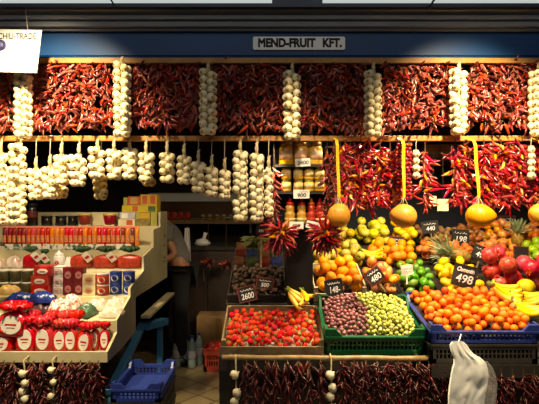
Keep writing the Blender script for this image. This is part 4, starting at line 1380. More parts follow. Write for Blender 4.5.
def bag_part(name, prof, m, th, seed, Y, parent):
    b = MB()
    nx = 26
    vs, fs = [], []
    rows = []
    for i in range(len(prof) - 1):
        (y0, a0, b0), (y1, a1, b1) = prof[i], prof[i + 1]
        st = max(1, int((y1 - y0) / 1.6))
        for q in range(st):
            t = q / st
            rows.append((y0 + (y1 - y0) * t, a0 + (a1 - a0) * t, b0 + (b1 - b0) * t))
    rows.append(prof[-1])
    ny = len(rows)
    for side in (0, 1):
        for j, (y, xa_, xb_) in enumerate(rows):
            for i in range(nx + 1):
                t = i / nx
                e = math.sin(math.pi * t) ** 0.6 * (0.35 + 0.65 * min(1, j / 15))
                nz = (0.5 - abs(mnoise.noise(Vector((t * 2.6 + seed + y * 0.02, y * 0.030 - t, side * 5.0))))) * 0.034 - 0.012 + (0.4 - abs(mnoise.noise(Vector((t * 6 + seed + y * 0.05, y * 0.06, 3.0))))) * 0.010
                yy = (-1 if side == 0 else 1) * (th * e) + nz * e
                p = P(xa_ + (xb_ - xa_) * t, y, Y) - o0
                vs.append((p.x, p.y + yy, p.z))
    off = ny * (nx + 1)
    for side in (0, 1):
        for j in range(ny - 1):
            for i in range(nx):
                q = side * off + j * (nx + 1) + i
                fs.append((q, q + 1, q + nx + 2, q + nx + 1))
    for j in range(ny - 1):
        for i in (0, nx):
            q = j * (nx + 1) + i
            fs.append((q, q + nx + 1, off + q + nx + 1, off + q))
    for i in range(nx):
        q = (ny - 1) * (nx + 1) + i
        fs.append((q, q + 1, off + q + 1, off + q))
    b.add(vs, fs, 0, True)
    b.build(name, m, parent)


bag_part('bag_body', [(341.5, 452, 463), (345, 449.5, 467), (350, 450.5, 470), (354, 452, 474), (358, 453.5, 481), (363, 453.5, 486), (368, 452, 487.5), (376, 450.5, 489), (386, 449, 488), (396, 448, 486), (404, 448, 484.5), (414, 450, 484)], m_bagwhite, 0.022, 1.3, -0.19, root)
bag_part('clear_side', [(361, 483, 487), (368, 485, 493), (376, 486, 496), (384, 486, 497.5), (396, 485, 497), (404, 484, 496), (412, 483, 495)], m_film, 0.012, 4.1, -0.18, root)
MB().tube([(P(458, 343, -0.19) - o0), (P(460, 338, -0.14) - o0), (P(461, 334, -0.098) - o0)], 0.004, 5).build('handle_loop', m_bagwhite, root)

# ------------------------------------------------------------------ stepped spice stand
XR, XL = -0.92, -2.35
STEP = [(0.0, 0.69), (0.17, 0.835), (0.45, 0.933), (0.80, 1.058), (1.10, 1.20), (1.34, 1.348)]   # front Y and floor height of each step
root = empty('spice_stand', ((XR + XL) / 2, 0.5, 0), 'cream stepped stand loaded with paprika bags, tins and spice tubes', 'display stand')
SO = root.location
stand = root


def sbox(name, x0, y0, z0_, x1, y1, z1_, m=m_cream, bev=0.002):
    return MB().box(x0 - SO.x, y0 - SO.y, z0_, x1 - SO.x, y1 - SO.y, z1_).build(name, m, stand, bevel=bev)


prof = [(0.0, 0.655), (0.0, 0.715), (0.165, 0.775), (0.165, 0.850), (0.30, 0.890), (0.45, 0.935), (0.45, 0.99), (0.80, 1.06), (0.80, 1.16), (1.10, 1.20), (1.10, 1.335), (1.345, 1.345), (1.345, 1.468), (1.62, 1.468), (1.62, 0.885), (0.60, 0.905), (0.58, 0.90), (0.58, 0.672), (0.25, 0.655)]
MB().prism([(y - SO.y, z) for y, z in prof], 'x', XR - SO.x, XR + 0.016 - SO.x).build('side_panel', m_cream, stand, bevel=0.002)
sbox('front_lip', XL, -0.014, 0.655, XR + 0.016, 0.0, 0.715, m_board)
sbox('shelf_board', XL, 0.0, 0.675, XR, 0.17, 0.69)
sbox('riser', XL, 0.165, 0.69, XR, 0.18, 0.845)
MB().prism([(0.18 - SO.y, 0.815), (0.18 - SO.y, 0.832), (0.45 - SO.y, 0.895), (0.45 - SO.y, 0.878)], 'x', XL - SO.x, XR - SO.x).build('shelf_board', m_cream, stand)
sbox('riser', XL, 0.44, 0.878, XR, 0.455, 0.935, m_board)
sbox('shelf_board', XL, 0.455, 0.917, XR, 0.81, 0.933)
sbox('riser', XL, 0.80, 0.933, XR, 0.815, 1.058)
sbox('shelf_board', XL, 0.815, 1.042, XR, 1.11, 1.058)
sbox('riser', XL, 1.095, 1.058, XR, 1.11, 1.205)
sbox('shelf_board', XL, 1.11, 1.184, XR, 1.345, 1.20)
sbox('riser', XL, 1.335, 1.20, XR, 1.35, 1.352)
sbox('shelf_board', XL, 1.35, 1.332, XR, 1.62, 1.348)
sbox('back_panel', XL, 1.60, 0.88, XR, 1.615, 1.46)
sbox('front_panel', XL, 0.07, 0.0, XR - 0.055, 0.085, 0.66, m_display)
sbox('side_ledge', XR + 0.018, 0.70, 0.735, XR + 0.085, 1.60, 0.755, m_board)
for k in range(4):                                   # dark printed marks on the back end of the side panel
    z = P(0, (236, 246, 258, 262)[k], 1.45).z
    sbox('printed_mark', XR + 0.0162, 1.47, z - 0.006, XR + 0.0175, 1.53, z + 0.006, m_inkgrey, 0)
m_card = mat('shelf_edge_card', '#d8d2c0', 0.5, '#3f6a46', 30, sharp=(0.5, 0.6))
for k in range(6):
    px0 = (4, 22, 42, 64, 84, 105)[k]
    a, b_ = P(px0 + 1, 249.5, 1.092), P(px0 + (17, 19, 21, 19, 20, 26)[k], 244, 1.092)
    sbox('shelf_card', a.x, 1.090, a.z, b_.x, 1.0945, b_.z, m_card, 0)


def bag_mesh(w, d, h, m):
    """Filled bag tied near the top."""
    b = MB()
    n = 20
    secs = [(0.80, 0), (0.97, 0.03), (1.0, 0.25), (0.97, 0.5), (0.86, 0.62), (0.5, 0.70), (0.22, 0.735)]
    vs, fs = [], []
    for (s, z) in secs:
        for k in range(n):
            a = 2 * math.pi * k / n
            c, q = math.cos(a), math.sin(a)
            ex = 0.55
            x = math.copysign(abs(c) ** ex, c) * w / 2 * s
            y = math.copysign(abs(q) ** ex, q) * d / 2 * (s if s > 0.6 else s * 1.2)
            vs.append((x, y, z * h))
    for i in range(len(secs) - 1):
        for k in range(n):
            fs.append((i * n + k, i * n + (k + 1) % n, (i + 1) * n + (k + 1) % n, (i + 1) * n + k))
    fs += [tuple(range(n))[::-1], tuple((len(secs) - 1) * n + k for k in range(n))]
    return b.add(vs, fs, 0, True).mesh('bag_body', m)


def ruffle_mesh(w, h, m):
    """Gathered foil top: a bushy crumpled flare above the tie."""
    b = MB()
    r0 = w * 0.12
    rg = random.Random(int(w * 1e5))
    ph = [rg.uniform(0, 6) for _ in range(9)]
    b.lathe([(r0, 0.71 * h), (r0 * 1.2, 0.74 * h), (w * 0.30, 0.78 * h), (w * 0.46, 0.86 * h), (w * 0.42, 0.95 * h), (w * 0.30, 1.0 * h), (w * 0.20, 0.93 * h), (w * 0.08, 0.90 * h)], 60, 0,
            fn=lambda a, i: 1 + (0.24 if 1 < i < 7 else 0.05) * math.sin(9 * a + ph[i]) + (0.20 if 1 < i < 7 else 0) * math.sin(16 * a + ph[i] * 2))
    return b.mesh('ruffle', m)


def oval_mesh(w, d, h, m, rx=0.335, rz=0.275, zc=0.37):
    b = MB()
    n = 20
    front, back = [], []
    for k in range(n):
        a = 2 * math.pi * k / n
        x, z = math.cos(a) * rx * w, h * zc + math.sin(a) * rz * h
        y = -d / 2 * (1.0 - 0.10 * (abs(x) / (w / 2)) ** 2) - 0.001
        front.append((x, y - 0.002, z)); back.append((x, y + 0.004, z))
    fs = [tuple(range(n)), tuple(range(n, 2 * n))[::-1]] + [(k, (k + 1) % n, n + (k + 1) % n, n + k) for k in range(n)]
    b.add(front + back, fs, 0)
    b2 = MB()
    for q, (x0, x1) in enumerate(((-0.19, 0.19), (-0.12, 0.15))):
        z = h * zc - q * 0.018 + 0.003
        b2.box(x0 * w, -d / 2 - 0.0042, z - 0.004 + 0.002 * q, x1 * w, -d / 2 - 0.002, z + 0.004 - 0.002 * q)
    return b.mesh('oval_label', m), b2.mesh('label_print', m_inkred)


def red_bag(px, wpx, hpx, Y, z, label, yaw=0, group='red paprika bags on the lowest tray', lean=0):
    m = M(Y)
    w, h = wpx * m, hpx * m
    d = w * 0.62
    root = empty('paprika_bag', None, label, 'bag', group, Matrix.Translation((P(px, 0, Y).x, Y, z)) @ rot(yaw, 'Z') @ rot(lean, 'Y'))
    put('bag_body', bag_mesh(w, d, h, m_redbag), root)
    put('ruffle', ruffle_mesh(w, h, m_redbag), root)
    o, pr = oval_mesh(w, d, h, m_oval)
    ol = put('oval_label', o, root)
    put('label_print', pr, ol)
    return root


# lowest tray: front row and a second layer at the frame edge
for i, (px, wp, hp, Y, z, yaw, lean, lab) in enumerate((
        (2.5, 24, 25, 0.075, 0.691, 4, 0, 'wide red paprika bag at the frame edge on the lowest tray'),
        (26.5, 19, 36, 0.075, 0.691, 8, 0, 'first tall red paprika bag of the front row with white oval label'),
        (45.5, 19.5, 36, 0.075, 0.691, -6, 0, 'second tall red paprika bag of the front row, widest oval'),
        (60.5, 14.5, 32, 0.075, 0.691, 4, 0, 'third paprika bag of the front row, narrow'),
        (72, 14, 32, 0.08, 0.691, -4, 0, 'fourth paprika bag of the front row, narrow'),
        (84, 15, 30, 0.06, 0.691, -5, 8, 'fifth paprika bag of the front row, tilted with bright oval'),
        (94, 9.5, 29, 0.10, 0.691, 0, 4, 'sixth small paprika bag, half behind the tilted one'),
        (105, 10, 28, 0.11, 0.691, 0, 0, 'last small paprika bag standing alone by the riser end'),
        (14, 29, 33, 0.075, 0.785, 3, 3, 'big red paprika bag stacked higher near the frame edge'),
        (-18, 26, 33, 0.07, 0.785, 0, 0, 'big red paprika bag cut by the frame edge'))):
    red_bag(px, wp, hp, Y, z, lab, yaw, lean=lean)
# second row behind: only their ruffled tops show
for i, px in enumerate((33, 53, 66, 77)):
    red_bag(px, 13, 38, 0.135, 0.691, '%s paprika bag of the back row, only its ruffle showing' % ORD[i], 0)


def soft_packet(px, py, wpx, dm, h, m, Y, z0_, label, group, yaw=0, pitch=0, seed=0, name='packet'):
    """Loose pillow-shaped plastic packet lying on a shelf."""
    w = wpx * M(Y)
    nx, ny = 22, 14
    top, bot, fs = [], [], []
    for q in range(ny + 1):
        for p in range(nx + 1):
            u, v = p / nx * 2 - 1, q / ny * 2 - 1
            full = max(0.0, 1 - abs(u) ** 3.5) ** 0.7 * max(0.0, 1 - abs(v) ** 4) ** 0.6
            cr = mnoise.noise(Vector((u * 2.6 + seed, v * 2.2, seed * 1.7))) * 0.28 + (0.35 - abs(mnoise.noise(Vector((u * 6, v * 5 + seed, 2.0))))) * 0.25
            z = h * (0.06 + full * (0.80 + cr))
            wv = 1 + 0.05 * mnoise.noise(Vector((seed, v * 3, u)))
            top.append((u * w / 2 * wv, v * dm / 2 * wv, z - h / 2))
            bot.append((u * w / 2 * wv, v * dm / 2 * wv, (0.0 if full > 0.05 else 0.05 * h) - h / 2))
    n_ = len(top)
    for q in range(ny):
        for p in range(nx):
            a = q * (nx + 1) + p
            fs += [(a, a + 1, a + nx + 2, a + nx + 1), (n_ + a, n_ + a + nx + 1, n_ + a + nx + 2, n_ + a + 1)]
    rim = list(range(nx + 1)) + [(nx + 1) * k + nx for k in range(1, ny + 1)] + [(nx + 1) * ny + k for k in range(nx - 1, -1, -1)] + [(nx + 1) * k for k in range(ny - 1, 0, -1)]
    for k in range(len(rim)):
        a, b_ = rim[k], rim[(k + 1) % len(rim)]
        fs.append((a, n_ + a, n_ + b_, b_))
    b = MB().add(top + bot, fs, 0, True)
    o = b.build(name, m, None, Matrix.Translation((P(px, 0, Y).x, Y, z0_ + h / 2)) @ rot(yaw, 'Z') @ rot(pitch, 'X'))
    return tag(o, label, 'packet', group)


# second tray: loose packets
zf = lambda Y: 0.834 + (Y - 0.18) * 0.235
G = 'loose packets on the second tray'
for i, (px, wp, dm, h, m, Y, dz, yaw, lab) in enumerate((
        (42, 26, 0.10, 0.055, m_bluebag, 0.30, 0.075, 14, 'blue and silver foil packet lying on top of dark packets'),
        (20, 26, 0.10, 0.05, m_bluebag, 0.32, 0.07, -10, 'blue foil packet nearest the frame edge'),
        (42, 26, 0.16, 0.075, mat('dark_packet', '#2a1c20', 0.3, '#4a2c30', 20), 0.30, 0.0, 0, 'dark packet under the blue foil packets'),
        (8, 20, 0.10, 0.05, m_yellowbag, 0.38, 0.09, 10, 'yellow packet at the frame edge behind the big red bag'),
        (60, 22, 0.13, 0.10, m_whitebag, 0.28, 0.0, 10, 'white and red patterned packet behind the paprika ruffles'),
        (72, 16, 0.10, 0.08, m_whitebag, 0.38, 0.0, -14, 'second white and red patterned packet, behind the green one'),
        (86, 18, 0.10, 0.075, m_greenbag, 0.27, 0.0, -28, 'dark green packet leaning among the pale ones'),
        (97, 19, 0.10, 0.06, m_clearbag, 0.36, 0.0, 12, 'clear pale packet beside the green one'),
        (112, 22, 0.10, 0.055, m_clearbag, 0.27, 0.0, -6, 'clear pale packet at the front end of the second tray'),
        (116, 20, 0.10, 0.06, m_clearbag, 0.385, 0.0, 8, 'clear pale packet at the back end of the second tray'))):
    soft_packet(px, 0, wp, dm, h, m, Y, zf(Y) + dz, lab, G, yaw, 10, i)

# third step: jars, tins and boxes, two or three high
def tin(px, Y, z, wpx, h, m, label, group, lab=True, lidm=m_tinwhite, square=False, labm=None):
    r = wpx * M(Y) / 2
    root = empty('spice_tin' if not square else 'spice_box', (P(px, 0, Y).x, Y, z), label, 'tin' if not square else 'box', group)
    if square:
        MB().box(-r, -r * 0.8, 0, r, r * 0.8, h).build('box_body', m, root, bevel=0.002)
    else:
        MB().lathe([(r * 0.97, 0), (r, 0.003), (r, h * 0.86), (r * 0.97, h * 0.88)], 20).build('tin_body', m, root)
        MB().lathe([(r * 1.02, h * 0.865), (r * 1.03, h * 0.985), (r * 0.97, h)], 20).build('lid', lidm, root)
    if lab:
        n = 16
        fr, bk = [], []
        for k in range(n):
            a = 2 * math.pi * k / n
            x, zz_ = math.cos(a) * r * 0.62, h * 0.45 + math.sin(a) * h * 0.27
            y = -(r * 0.8 + 0.0005) if square else -math.sqrt(max(0, r * r - x * x))
            fr.append((x, y - 0.0015, zz_)); bk.append((x, y + 0.002, zz_))
        o = MB().add(fr + bk, [tuple(range(n)), tuple(range(n, 2 * n))[::-1]] + [(k, (k + 1) % n, n + (k + 1) % n, n + k) for k in range(n)]).build('label', labm or m_oval, root)
        y = -(r * 0.8) if square else -r
        MB().box(-r * 0.3, y - 0.0045, h * 0.41, r * 0.3, y - 0.001, h * 0.49).build('label_print', m_inkred if m not in (m_tinblue,) else m_ink, o)
    return root


z3 = 0.934
for row in range(2):
    for i, px in enumerate((-6, 4.5, 15.5, 27.5)):
        tin(px, 0.56, z3 + 0.082 * row, 11, 0.081, m_olivejar, '%s dark olive jar of the %s layer from the frame edge' % (ORD[i], ('lower', 'upper')[row]), 'dark olive jars', False, m_lidwhite)
h = 0.064
for row in range(3):
    tin(42.5 + (3 if row == 2 else 0), 0.54, z3 + (h + 0.001) * row, 17, h, m_tinred, 'red box with oval label, %s of the stack of three' % ('bottom', 'middle', 'top')[row], 'stacked red boxes', True, square=True)
for row in range(3):
    tin(59.5, 0.58, z3 + 0.062 * row, 13, 0.061, m_tinwhite, 'white tin with red print, %s of the stack of three' % ('bottom', 'middle', 'top')[row], 'stacked white tins', True, m_tinwhite, labm=mat('pink_oval', '#d8a49a', 0.5))
for row in range(2):
    for i, px in enumerate((69.5, 80)):
        tin(px, 0.53, z3 + 0.092 * row + 0.0, 10.2, 0.091, m_boxmaroon, 'maroon box with pale circle, %s on the %s layer' % (('white tin side', 'cream box side')[i], ('lower', 'upper')[row]), 'maroon boxes', True, square=True,
            labm=mat('pale_red_circle', '#b8807a', 0.5))
for row in range(2):
    tin(90.5, 0.52, z3 + 0.071 * row, 12.5, 0.070, m_boxcream, 'cream box, %s of two beside the orange-red tins' % ('lower', 'upper')[row], 'cream boxes', True, square=True, labm=mat('tan_print', '#b08a5a', 0.5))
for row in range(2):
    tin(103, 0.52, z3 + 0.072 * row, 12, 0.071, m_tinor, 'orange-red tin, %s of two between cream boxes and blue tins' % ('lower', 'upper')[row], 'orange-red tins', True, m_tinwhite)
    for i, px in enumerate((116, 129)):
        tin(px, 0.56, z3 + 0.076 * row, 11.8, 0.075, m_tinblue, 'blue and white tin, %s stack, %s one' % (('first', 'end')[i], ('lower', 'upper')[row]), 'blue and white tins', True, m_tinblue)

# fourth step: red gift bags with green ties and tags, porcelain jar
for i, (px, wp, c) in enumerate(((82, 24, 0), (106, 25, 0), (130, 26, 0), (31, 16, 0), (45, 11, 1))):
    Y = 0.93
    m = M(Y)
    w, h = wp * m * 0.94, (16 if c == 0 else 14) * m
    root = empty('gift_bag', (P(px, 0, Y).x, Y, 1.059), ('%s red gift bag with dark green tie behind the tins' % ORD[i]) if i < 3 else ('small red gift bag with white tag beside the porcelain jar', 'small green gift bag with striped tag beside the porcelain jar')[i - 3], 'bag', 'gift bags on the fourth step')
    put('bag_body', bag_mesh(w, w * 0.5, h * 1.15, m_redcontent if c == 0 else m_greenbag), root)
    put('ruffle', ruffle_mesh(w * 0.7, h * 1.35, m_greentie), root)
    if i in (0, 1, 3, 4):
        tg = MB().box(-0.024, -0.001, -0.036, 0.024, 0.001, 0.036).build('tag', m_white, root, T(0.06 if i != 4 else 0.01, -w * 0.30 - 0.01, h * 0.72) @ rot(-34, 'Y') @ rot(20, 'X'))
        MB().box(-0.016, -0.002, -0.010, 0.016, -0.001, 0.010).build('tag_print', m_inkred, tg)
m = M(0.90)
root = empty('porcelain_jar', (P(59, 0, 0.90).x, 0.90, 1.059), 'white lidded porcelain jar with a red flower on the fourth step', 'jar')
MB().lathe([(0.030, 0), (0.034, 0.004), (0.040, 0.05), (0.040, 0.085), (0.034, 0.097), (0.030, 0.10)], 22).build('jar_body', m_porcelain, root)
MB().lathe([(0.033, 0.10), (0.034, 0.106), (0.022, 0.116), (0.008, 0.120), (0.009, 0.128), (0.004, 0.134)], 22).build('lid', m_porcelain, root)
b = MB()
for k in range(6):
    a = k * math.pi / 3
    b.ball(0.006, 8, 6, 0, T(0.010 * math.cos(a), -0.040, 0.045 + 0.010 * math.sin(a)) @ Matrix.Diagonal((1, 0.3, 1, 1)))
b.build('flower_print', m_inkred, root)
soft_packet(69, 0, 8, 0.06, 0.085, m_porcelain, 0.93, 1.058, 'small round white packet beside the porcelain jar', None, 0, 0, 3)
for i, px in enumerate((-2, 13, 26)):
    soft_packet(px, 0, 15, 0.12, 0.07 + 0.01 * (i == 1), m_clearbag, 0.98, 1.058, '%s pale packet on the fourth step from the frame edge' % ORD[i], 'pale packets on the fourth step', 10 * i, 0, i + 20)

# fifth step: row of paprika tubes
def tube_mesh(r, h, m):
    b = MB()
    n = 12
    secs = [(1.0, 0.85, 0), (1.0, 1.0, 0.012), (1.0, 1.0, h * 0.72), (1.02, 0.7, h * 0.85), (1.05, 0.16, h * 0.98)]
    vs, fs = [], []
    for sx, sy, z in secs:
        for k in range(n):
            a = 2 * math.pi * k / n
            vs.append((r * sx * math.cos(a), r * sy * math.sin(a), z))
    for i in range(len(secs) - 1):
        for k in range(n):
            fs.append((i * n + k, i * n + (k + 1) % n, (i + 1) * n + (k + 1) % n, (i + 1) * n + k))
    fs += [tuple(range(n))[::-1], tuple((len(secs) - 1) * n + k for k in range(n))]
    return b.add(vs, fs, 0, True).mesh('tube_body', m)


Y5 = 1.17
rt = 2.22 * M(Y5)
TB = {q: tube_mesh(rt, 0.150, mm) for q, mm in (('dark red', m_tubedark), ('bright red', m_tubered), ('orange', m_tubeor))}
SEAL = MB().box(-rt * 1.06, -0.003, 0.142, rt * 1.06, 0.003, 0.157).mesh('seal', m_tubecap)
LABT = MB().add([(rt * 1.012 * math.cos(R(a)), rt * 1.012 * math.sin(R(a)), z) for z in (0.03, 0.085) for a in range(-140, -30, 10)], [(k, k + 1, 12 + k, 11 + k) for k in range(10)], 0, True).mesh('label', mat('tube_label', '#b8452c', 0.35, '#d89a5a', 60))
cols = ['dark red'] * 5 + ['bright red'] * 5 + ['orange'] * 3 + ['bright red'] * 4 + ['orange', 'bright red'] * 2 + ['bright red'] * 4 + ['dark red', 'orange'] * 2
cnt = {}
for i, q in enumerate(cols):
    px = 5 + 4.72 * i
    cnt[q] = cnt.get(q, 0) + 1
    root = empty('paprika_tube', (P(px, 0, Y5).x, Y5 + 0.006 * (i % 2), 1.201), '%s %s paprika tube in the row on the fifth step' % (ORD[cnt[q] - 1], q), 'tube', 'paprika tubes in a row')
    put('tube_body', TB[q], root)
    put('seal', SEAL, root)
    put('label', LABT, root)

# top step: black jars, tubs with yellow lids, stacked boxes
for i, (px, wp, h) in enumerate(((47, 10.5, 0.085), (61, 10.5, 0.085), (73, 9.5, 0.085))):
    r = wp * M(1.45) / 2
    root = empty('spice_jar', (P(px, 0, 1.45).x, 1.45, 1.349), '%s squat black jar behind the paprika tubes' % ORD[i], 'jar', 'squat black jars')
    MB().lathe([(r * 0.94, 0), (r, 0.005), (r, h * 0.7), (r * 0.9, h * 0.8)], 18).build('jar_body', m_blackjar, root)
    MB().lathe([(r * 1.03, h * 0.8), (r * 1.05, h * 0.98), (r, h)], 18).build('lid', m_black, root)
r = 5.6 * M(1.42)
root = empty('spice_jar', (P(32, 0, 1.42).x, 1.42, 1.349), 'tall dark jar with reddish label under the long garlic', 'jar')
MB().lathe([(r * 0.94, 0), (r, 0.006), (r, 0.15), (r * 0.85, 0.165)], 20).build('jar_body', m_blackjar, root)
MB().lathe([(r * 0.95, 0.163), (r * 0.96, 0.185), (r * 0.9, 0.19)], 20).build('lid', m_black, root)
MB().lathe([(r * 1.005, 0.07), (r * 1.01, 0.075), (r * 1.01, 0.12), (r * 1.005, 0.125)], 20).build('label', mat('rust_label', '#6e2a1a', 0.5, '#4a1c12', 20), root)
o = tag(MB().box(P(77, 0, 1.5).x, 1.50, 1.349, P(118, 0, 1.5).x, 1.515, P(0, 212.5, 1.5).z).build('cardboard_sheet', m_boxcream), 'pale board standing behind the tubs with yellow lids', 'board')
for i, px in enumerate((85, 110)):
    r = 6.2 * M(1.42)
    root = empty('spice_tub', (P(px, 0, 1.42).x, 1.42, 1.349), 'clear tub of red paprika with yellow lid, %s' % ('by the black jars', 'by the stacked boxes')[i], 'tub', 'tubs with yellow lids')
    MB().box(-r * 0.8, -r * 0.6, 0, r * 0.8, r * 0.6, 0.012).build('foot', m_boxcream, root)
    MB().lathe([(r * 0.80, 0.012), (r * 0.84, 0.016), (r, 0.085), (r * 0.98, 0.087)], 18).build('tub_body', m_tubedark, root)
    MB().lathe([(r * 1.06, 0.087), (r * 1.08, 0.10), (r * 1.0, 0.104)], 18).build('lid', mat('yellow_lid', '#cdb04a', 0.4), root)


def carton(px0, px1, py0, py1, Y, d, m, label, stripe=None):
    a, b_ = P(px0, py1, Y), P(px1, py0, Y)
    w, h = b_.x - a.x, b_.z - a.z
    root = empty('food_carton', ((a.x + b_.x) / 2, Y, a.z), label, 'box', 'stacked food cartons')
    MB().box(-w / 2, 0, 0, w / 2, d, h).build('carton_body', m, root, bevel=0.002)
    if stripe:
        for k, (x0, x1, mm) in enumerate(stripe):
            MB().box(-w / 2 + x0 * w, -0.0015, h * 0.12, -w / 2 + x1 * w, 0.0, h * 0.88).build('printed_panel', mm, root)
    return root


Yc = 1.40
b0 = 202 + (EYE - 1.349) * FPX / (D0 + Yc)          # pixel row of the shelf top there
carton(118, 135, 219.2, b0, Yc, 0.14, m_boxcream, 'cream carton at the bottom of the carton stack, paprika side', [(0.5, 0.85, m_boxor)])
carton(135.4, 150, 219.2, b0, Yc, 0.14, mat('dark_yellow_carton', '#8f7a30', 0.5, '#5f5226', 30), 'dark yellow carton at the bottom of the carton stack, aisle side')
carton(150.5, 157, 212.4, b0, Yc, 0.14, m_boxgreen, 'narrow upright yellow-green carton at the aisle end')
carton(120, 135.4, 212.4, 219, Yc, 0.14, m_boxwhite, 'white and lilac carton in the middle of the stack', [(0.1, 0.5, m_white)])
carton(135.8, 150, 212.4, 219, Yc, 0.14, m_boxgreen, 'yellow-green carton in the middle of the stack', [(0.3, 0.9, m_boxyellow)])
carton(122, 157, 205.3, 212.2, Yc, 0.14, m_boxyellow, 'long yellow carton with red and green panels near the top', [(0.3, 0.45, m_boxor), (0.75, 0.95, m_greenbag)])
carton(123.5, 127.5, 197.5, 205.1, Yc, 0.14, m_boxgreen, 'small yellow-green carton end on top of the stack')
carton(128, 140, 196.5, 205.1, Yc, 0.14, m_boxor, 'orange-red carton on top of the stack', [(0.2, 0.8, m_boxyellow)])
carton(140.4, 157, 194.5, 205.1, Yc, 0.14, m_boxyellow, 'yellow carton with orange panels on top of the stack', [(0.1, 0.4, m_boxor), (0.6, 0.9, m_boxor)])

# ------------------------------------------------------------------ blue steel trestle and crate stack at the stand's end
root = empty('steel_trestle', (-0.885, 0.5, 0), 'blue steel trestle leg propping the end of the spice stand', 'trestle')
def bar(a, b_, w, t, nm):
    a, b_ = Vector(a), Vector(b_)
    d = (b_ - a)
    q = d.to_track_quat('Z', 'X').to_matrix().to_4x4()
    MB().box(-w / 2, -t / 2, 0, w / 2, t / 2, d.length).build(nm, m_bluesteel, root, T(*(a - root.location)) @ q, bevel=0.003)
bar((-0.914, 0.06, 0.46), (-0.914, 0.80, 0.668), 0.036, 0.05, 'slanted_bar')
bar((-0.905, 0.785, 0.655), (-0.80, 1.02, 0.640), 0.05, 0.07, 'top_bar')
bar((-0.912, 0.09, 0.0), (-0.912, 0.09, 0.49), 0.036, 0.036, 'leg')
bar((-0.83, 0.99, 0.0), (-0.83, 0.99, 0.665), 0.04, 0.04, 'leg')
bar((-0.912, 0.09, 0.24), (-0.83, 0.99, 0.24), 0.024, 0.024, 'lower_bar')
for k, (zc_, hc) in enumerate(((0.002, 0.165), (0.170, 0.165), (0.338, 0.112), (0.453, 0.070))):
    plastic_crate(T(-0.870, -0.06, zc_), 0.272, 0.43, hc, m_bluplast if k == 3 else m_dkplast, ('deep dark grey plastic crate on the floor at the bottom of the aisle stack', 'deep dark grey plastic crate second from the floor in the aisle stack',
                  'shallow dark plastic crate right under the blue one by the aisle', 'shallow empty blue plastic crate on top of the stack by the aisle')[k], None, corner=0.03 if k == 3 else 0.0)

# ------------------------------------------------------------------ signs on the fascia
root = empty('name_plate', P(299, 43.5, -0.055), 'white company name plate screwed to the blue fascia', 'sign')
m = M(-0.055)
MB().prism([(-46 * m + 0.006, -6.6 * m), (46 * m - 0.006, -6.6 * m), (46 * m, -6.6 * m + 0.006), (46 * m, 6.6 * m - 0.006), (46 * m - 0.006, 6.6 * m), (-46 * m + 0.006, 6.6 * m), (-46 * m, 6.6 * m - 0.006), (-46 * m, -6.6 * m + 0.006)],
           'y', -0.006, 0.005).build('plate', mat('plate_white', '#fbfbf6', 0.45, '#f4f4ee', 8), root, bevel=0.001)
text('plate_lettering', 'MEND-FRUIT', 0.064, m_ink, root, T(P(286.5, 0, -0.055).x - root.location.x, -0.0065, 0), sx=0.85, bold=0.0032)
text('plate_lettering', 'KFT.', 0.064, m_ink, root, T(P(332, 0, -0.055).x - root.location.x, -0.0065, 0), sx=0.85, bold=0.0032)
Yp = -0.22
root = empty('poster', P(15, 51, Yp), 'white trade poster with dark emblem hanging over the spice stand', 'poster')
m = M(Yp)
o0 = root.location
q = [P(x, y, Yp) - o0 for x, y in ((-12, 29.2), (42, 30.2), (37, 73), (-12, 71.8))]
MB().add([tuple(v + Vector((0, dy, 0))) for dy in (-0.0015, 0.0015) for v in q], [(0, 1, 2, 3), (7, 6, 5, 4), (0, 4, 5, 1), (1, 5, 6, 2), (2, 6, 7, 3), (3, 7, 4, 0)]).build('sheet', mat('poster_paper', '#b4b2ac', 0.7, '#acaaa4', 6), root)
p = P(17, 36.3, Yp - 0.003) - o0
text('poster_lettering', 'CHILI-TRADE', 0.042, m_ink, root, T(p.x, p.y, p.z), sx=0.80, bold=0.0004)
p = P(0.5, 45, Yp - 0.0025) - o0
MB().lathe([(0.0285, 0), (0.0285, 0.001), (0.026, 0.0014)], 24).build('emblem', m_purple, root, T(*p) @ rot(90, 'X'))
MB().lathe([(0.014, 0.0012), (0.013, 0.0022)], 16).build('emblem_centre', mat('emblem_pale', '#4a4a78', 0.6), root, T(*p) @ rot(90, 'X'))
for k, y in enumerate((46.5, 49.5, 52.5, 57, 60, 64)):
    a, b_ = P(8, y, Yp - 0.002) - o0, P((33, 30, 26, 24, 20, 28)[k], y, Yp - 0.002) - o0
    MB().box(a.x, a.y, a.z - 0.0012, b_.x, a.y + 0.001, a.z + 0.0012).build('text_line', mat('faint_print', '#8e8a82', 0.7), root)
b = MB()
for x in (28, -4):
    b.tube([P(x, 31, Yp) - o0, P(x - 3, 6, -0.13) - o0], 0.0012, 4)
b.build('hanging_string', m_cord, root)
# thin black cable crossing the pale canopy
tag(MB().tube([P(426, 9, -0.165), P(431, 5, -0.172), P(434, 0, -0.18), P(437, -6, -0.18)], 0.006, 6).build('cable', m_black), 'thin black cable hanging over the pale canopy edge', 'cable')
tag(MB().tube([P(109, -6, -0.18), P(111, 0, -0.18), P(114, 5, -0.172)], 0.005, 6).build('cable', m_black), 'short black cable end above the first bright patch of the fascia', 'cable')

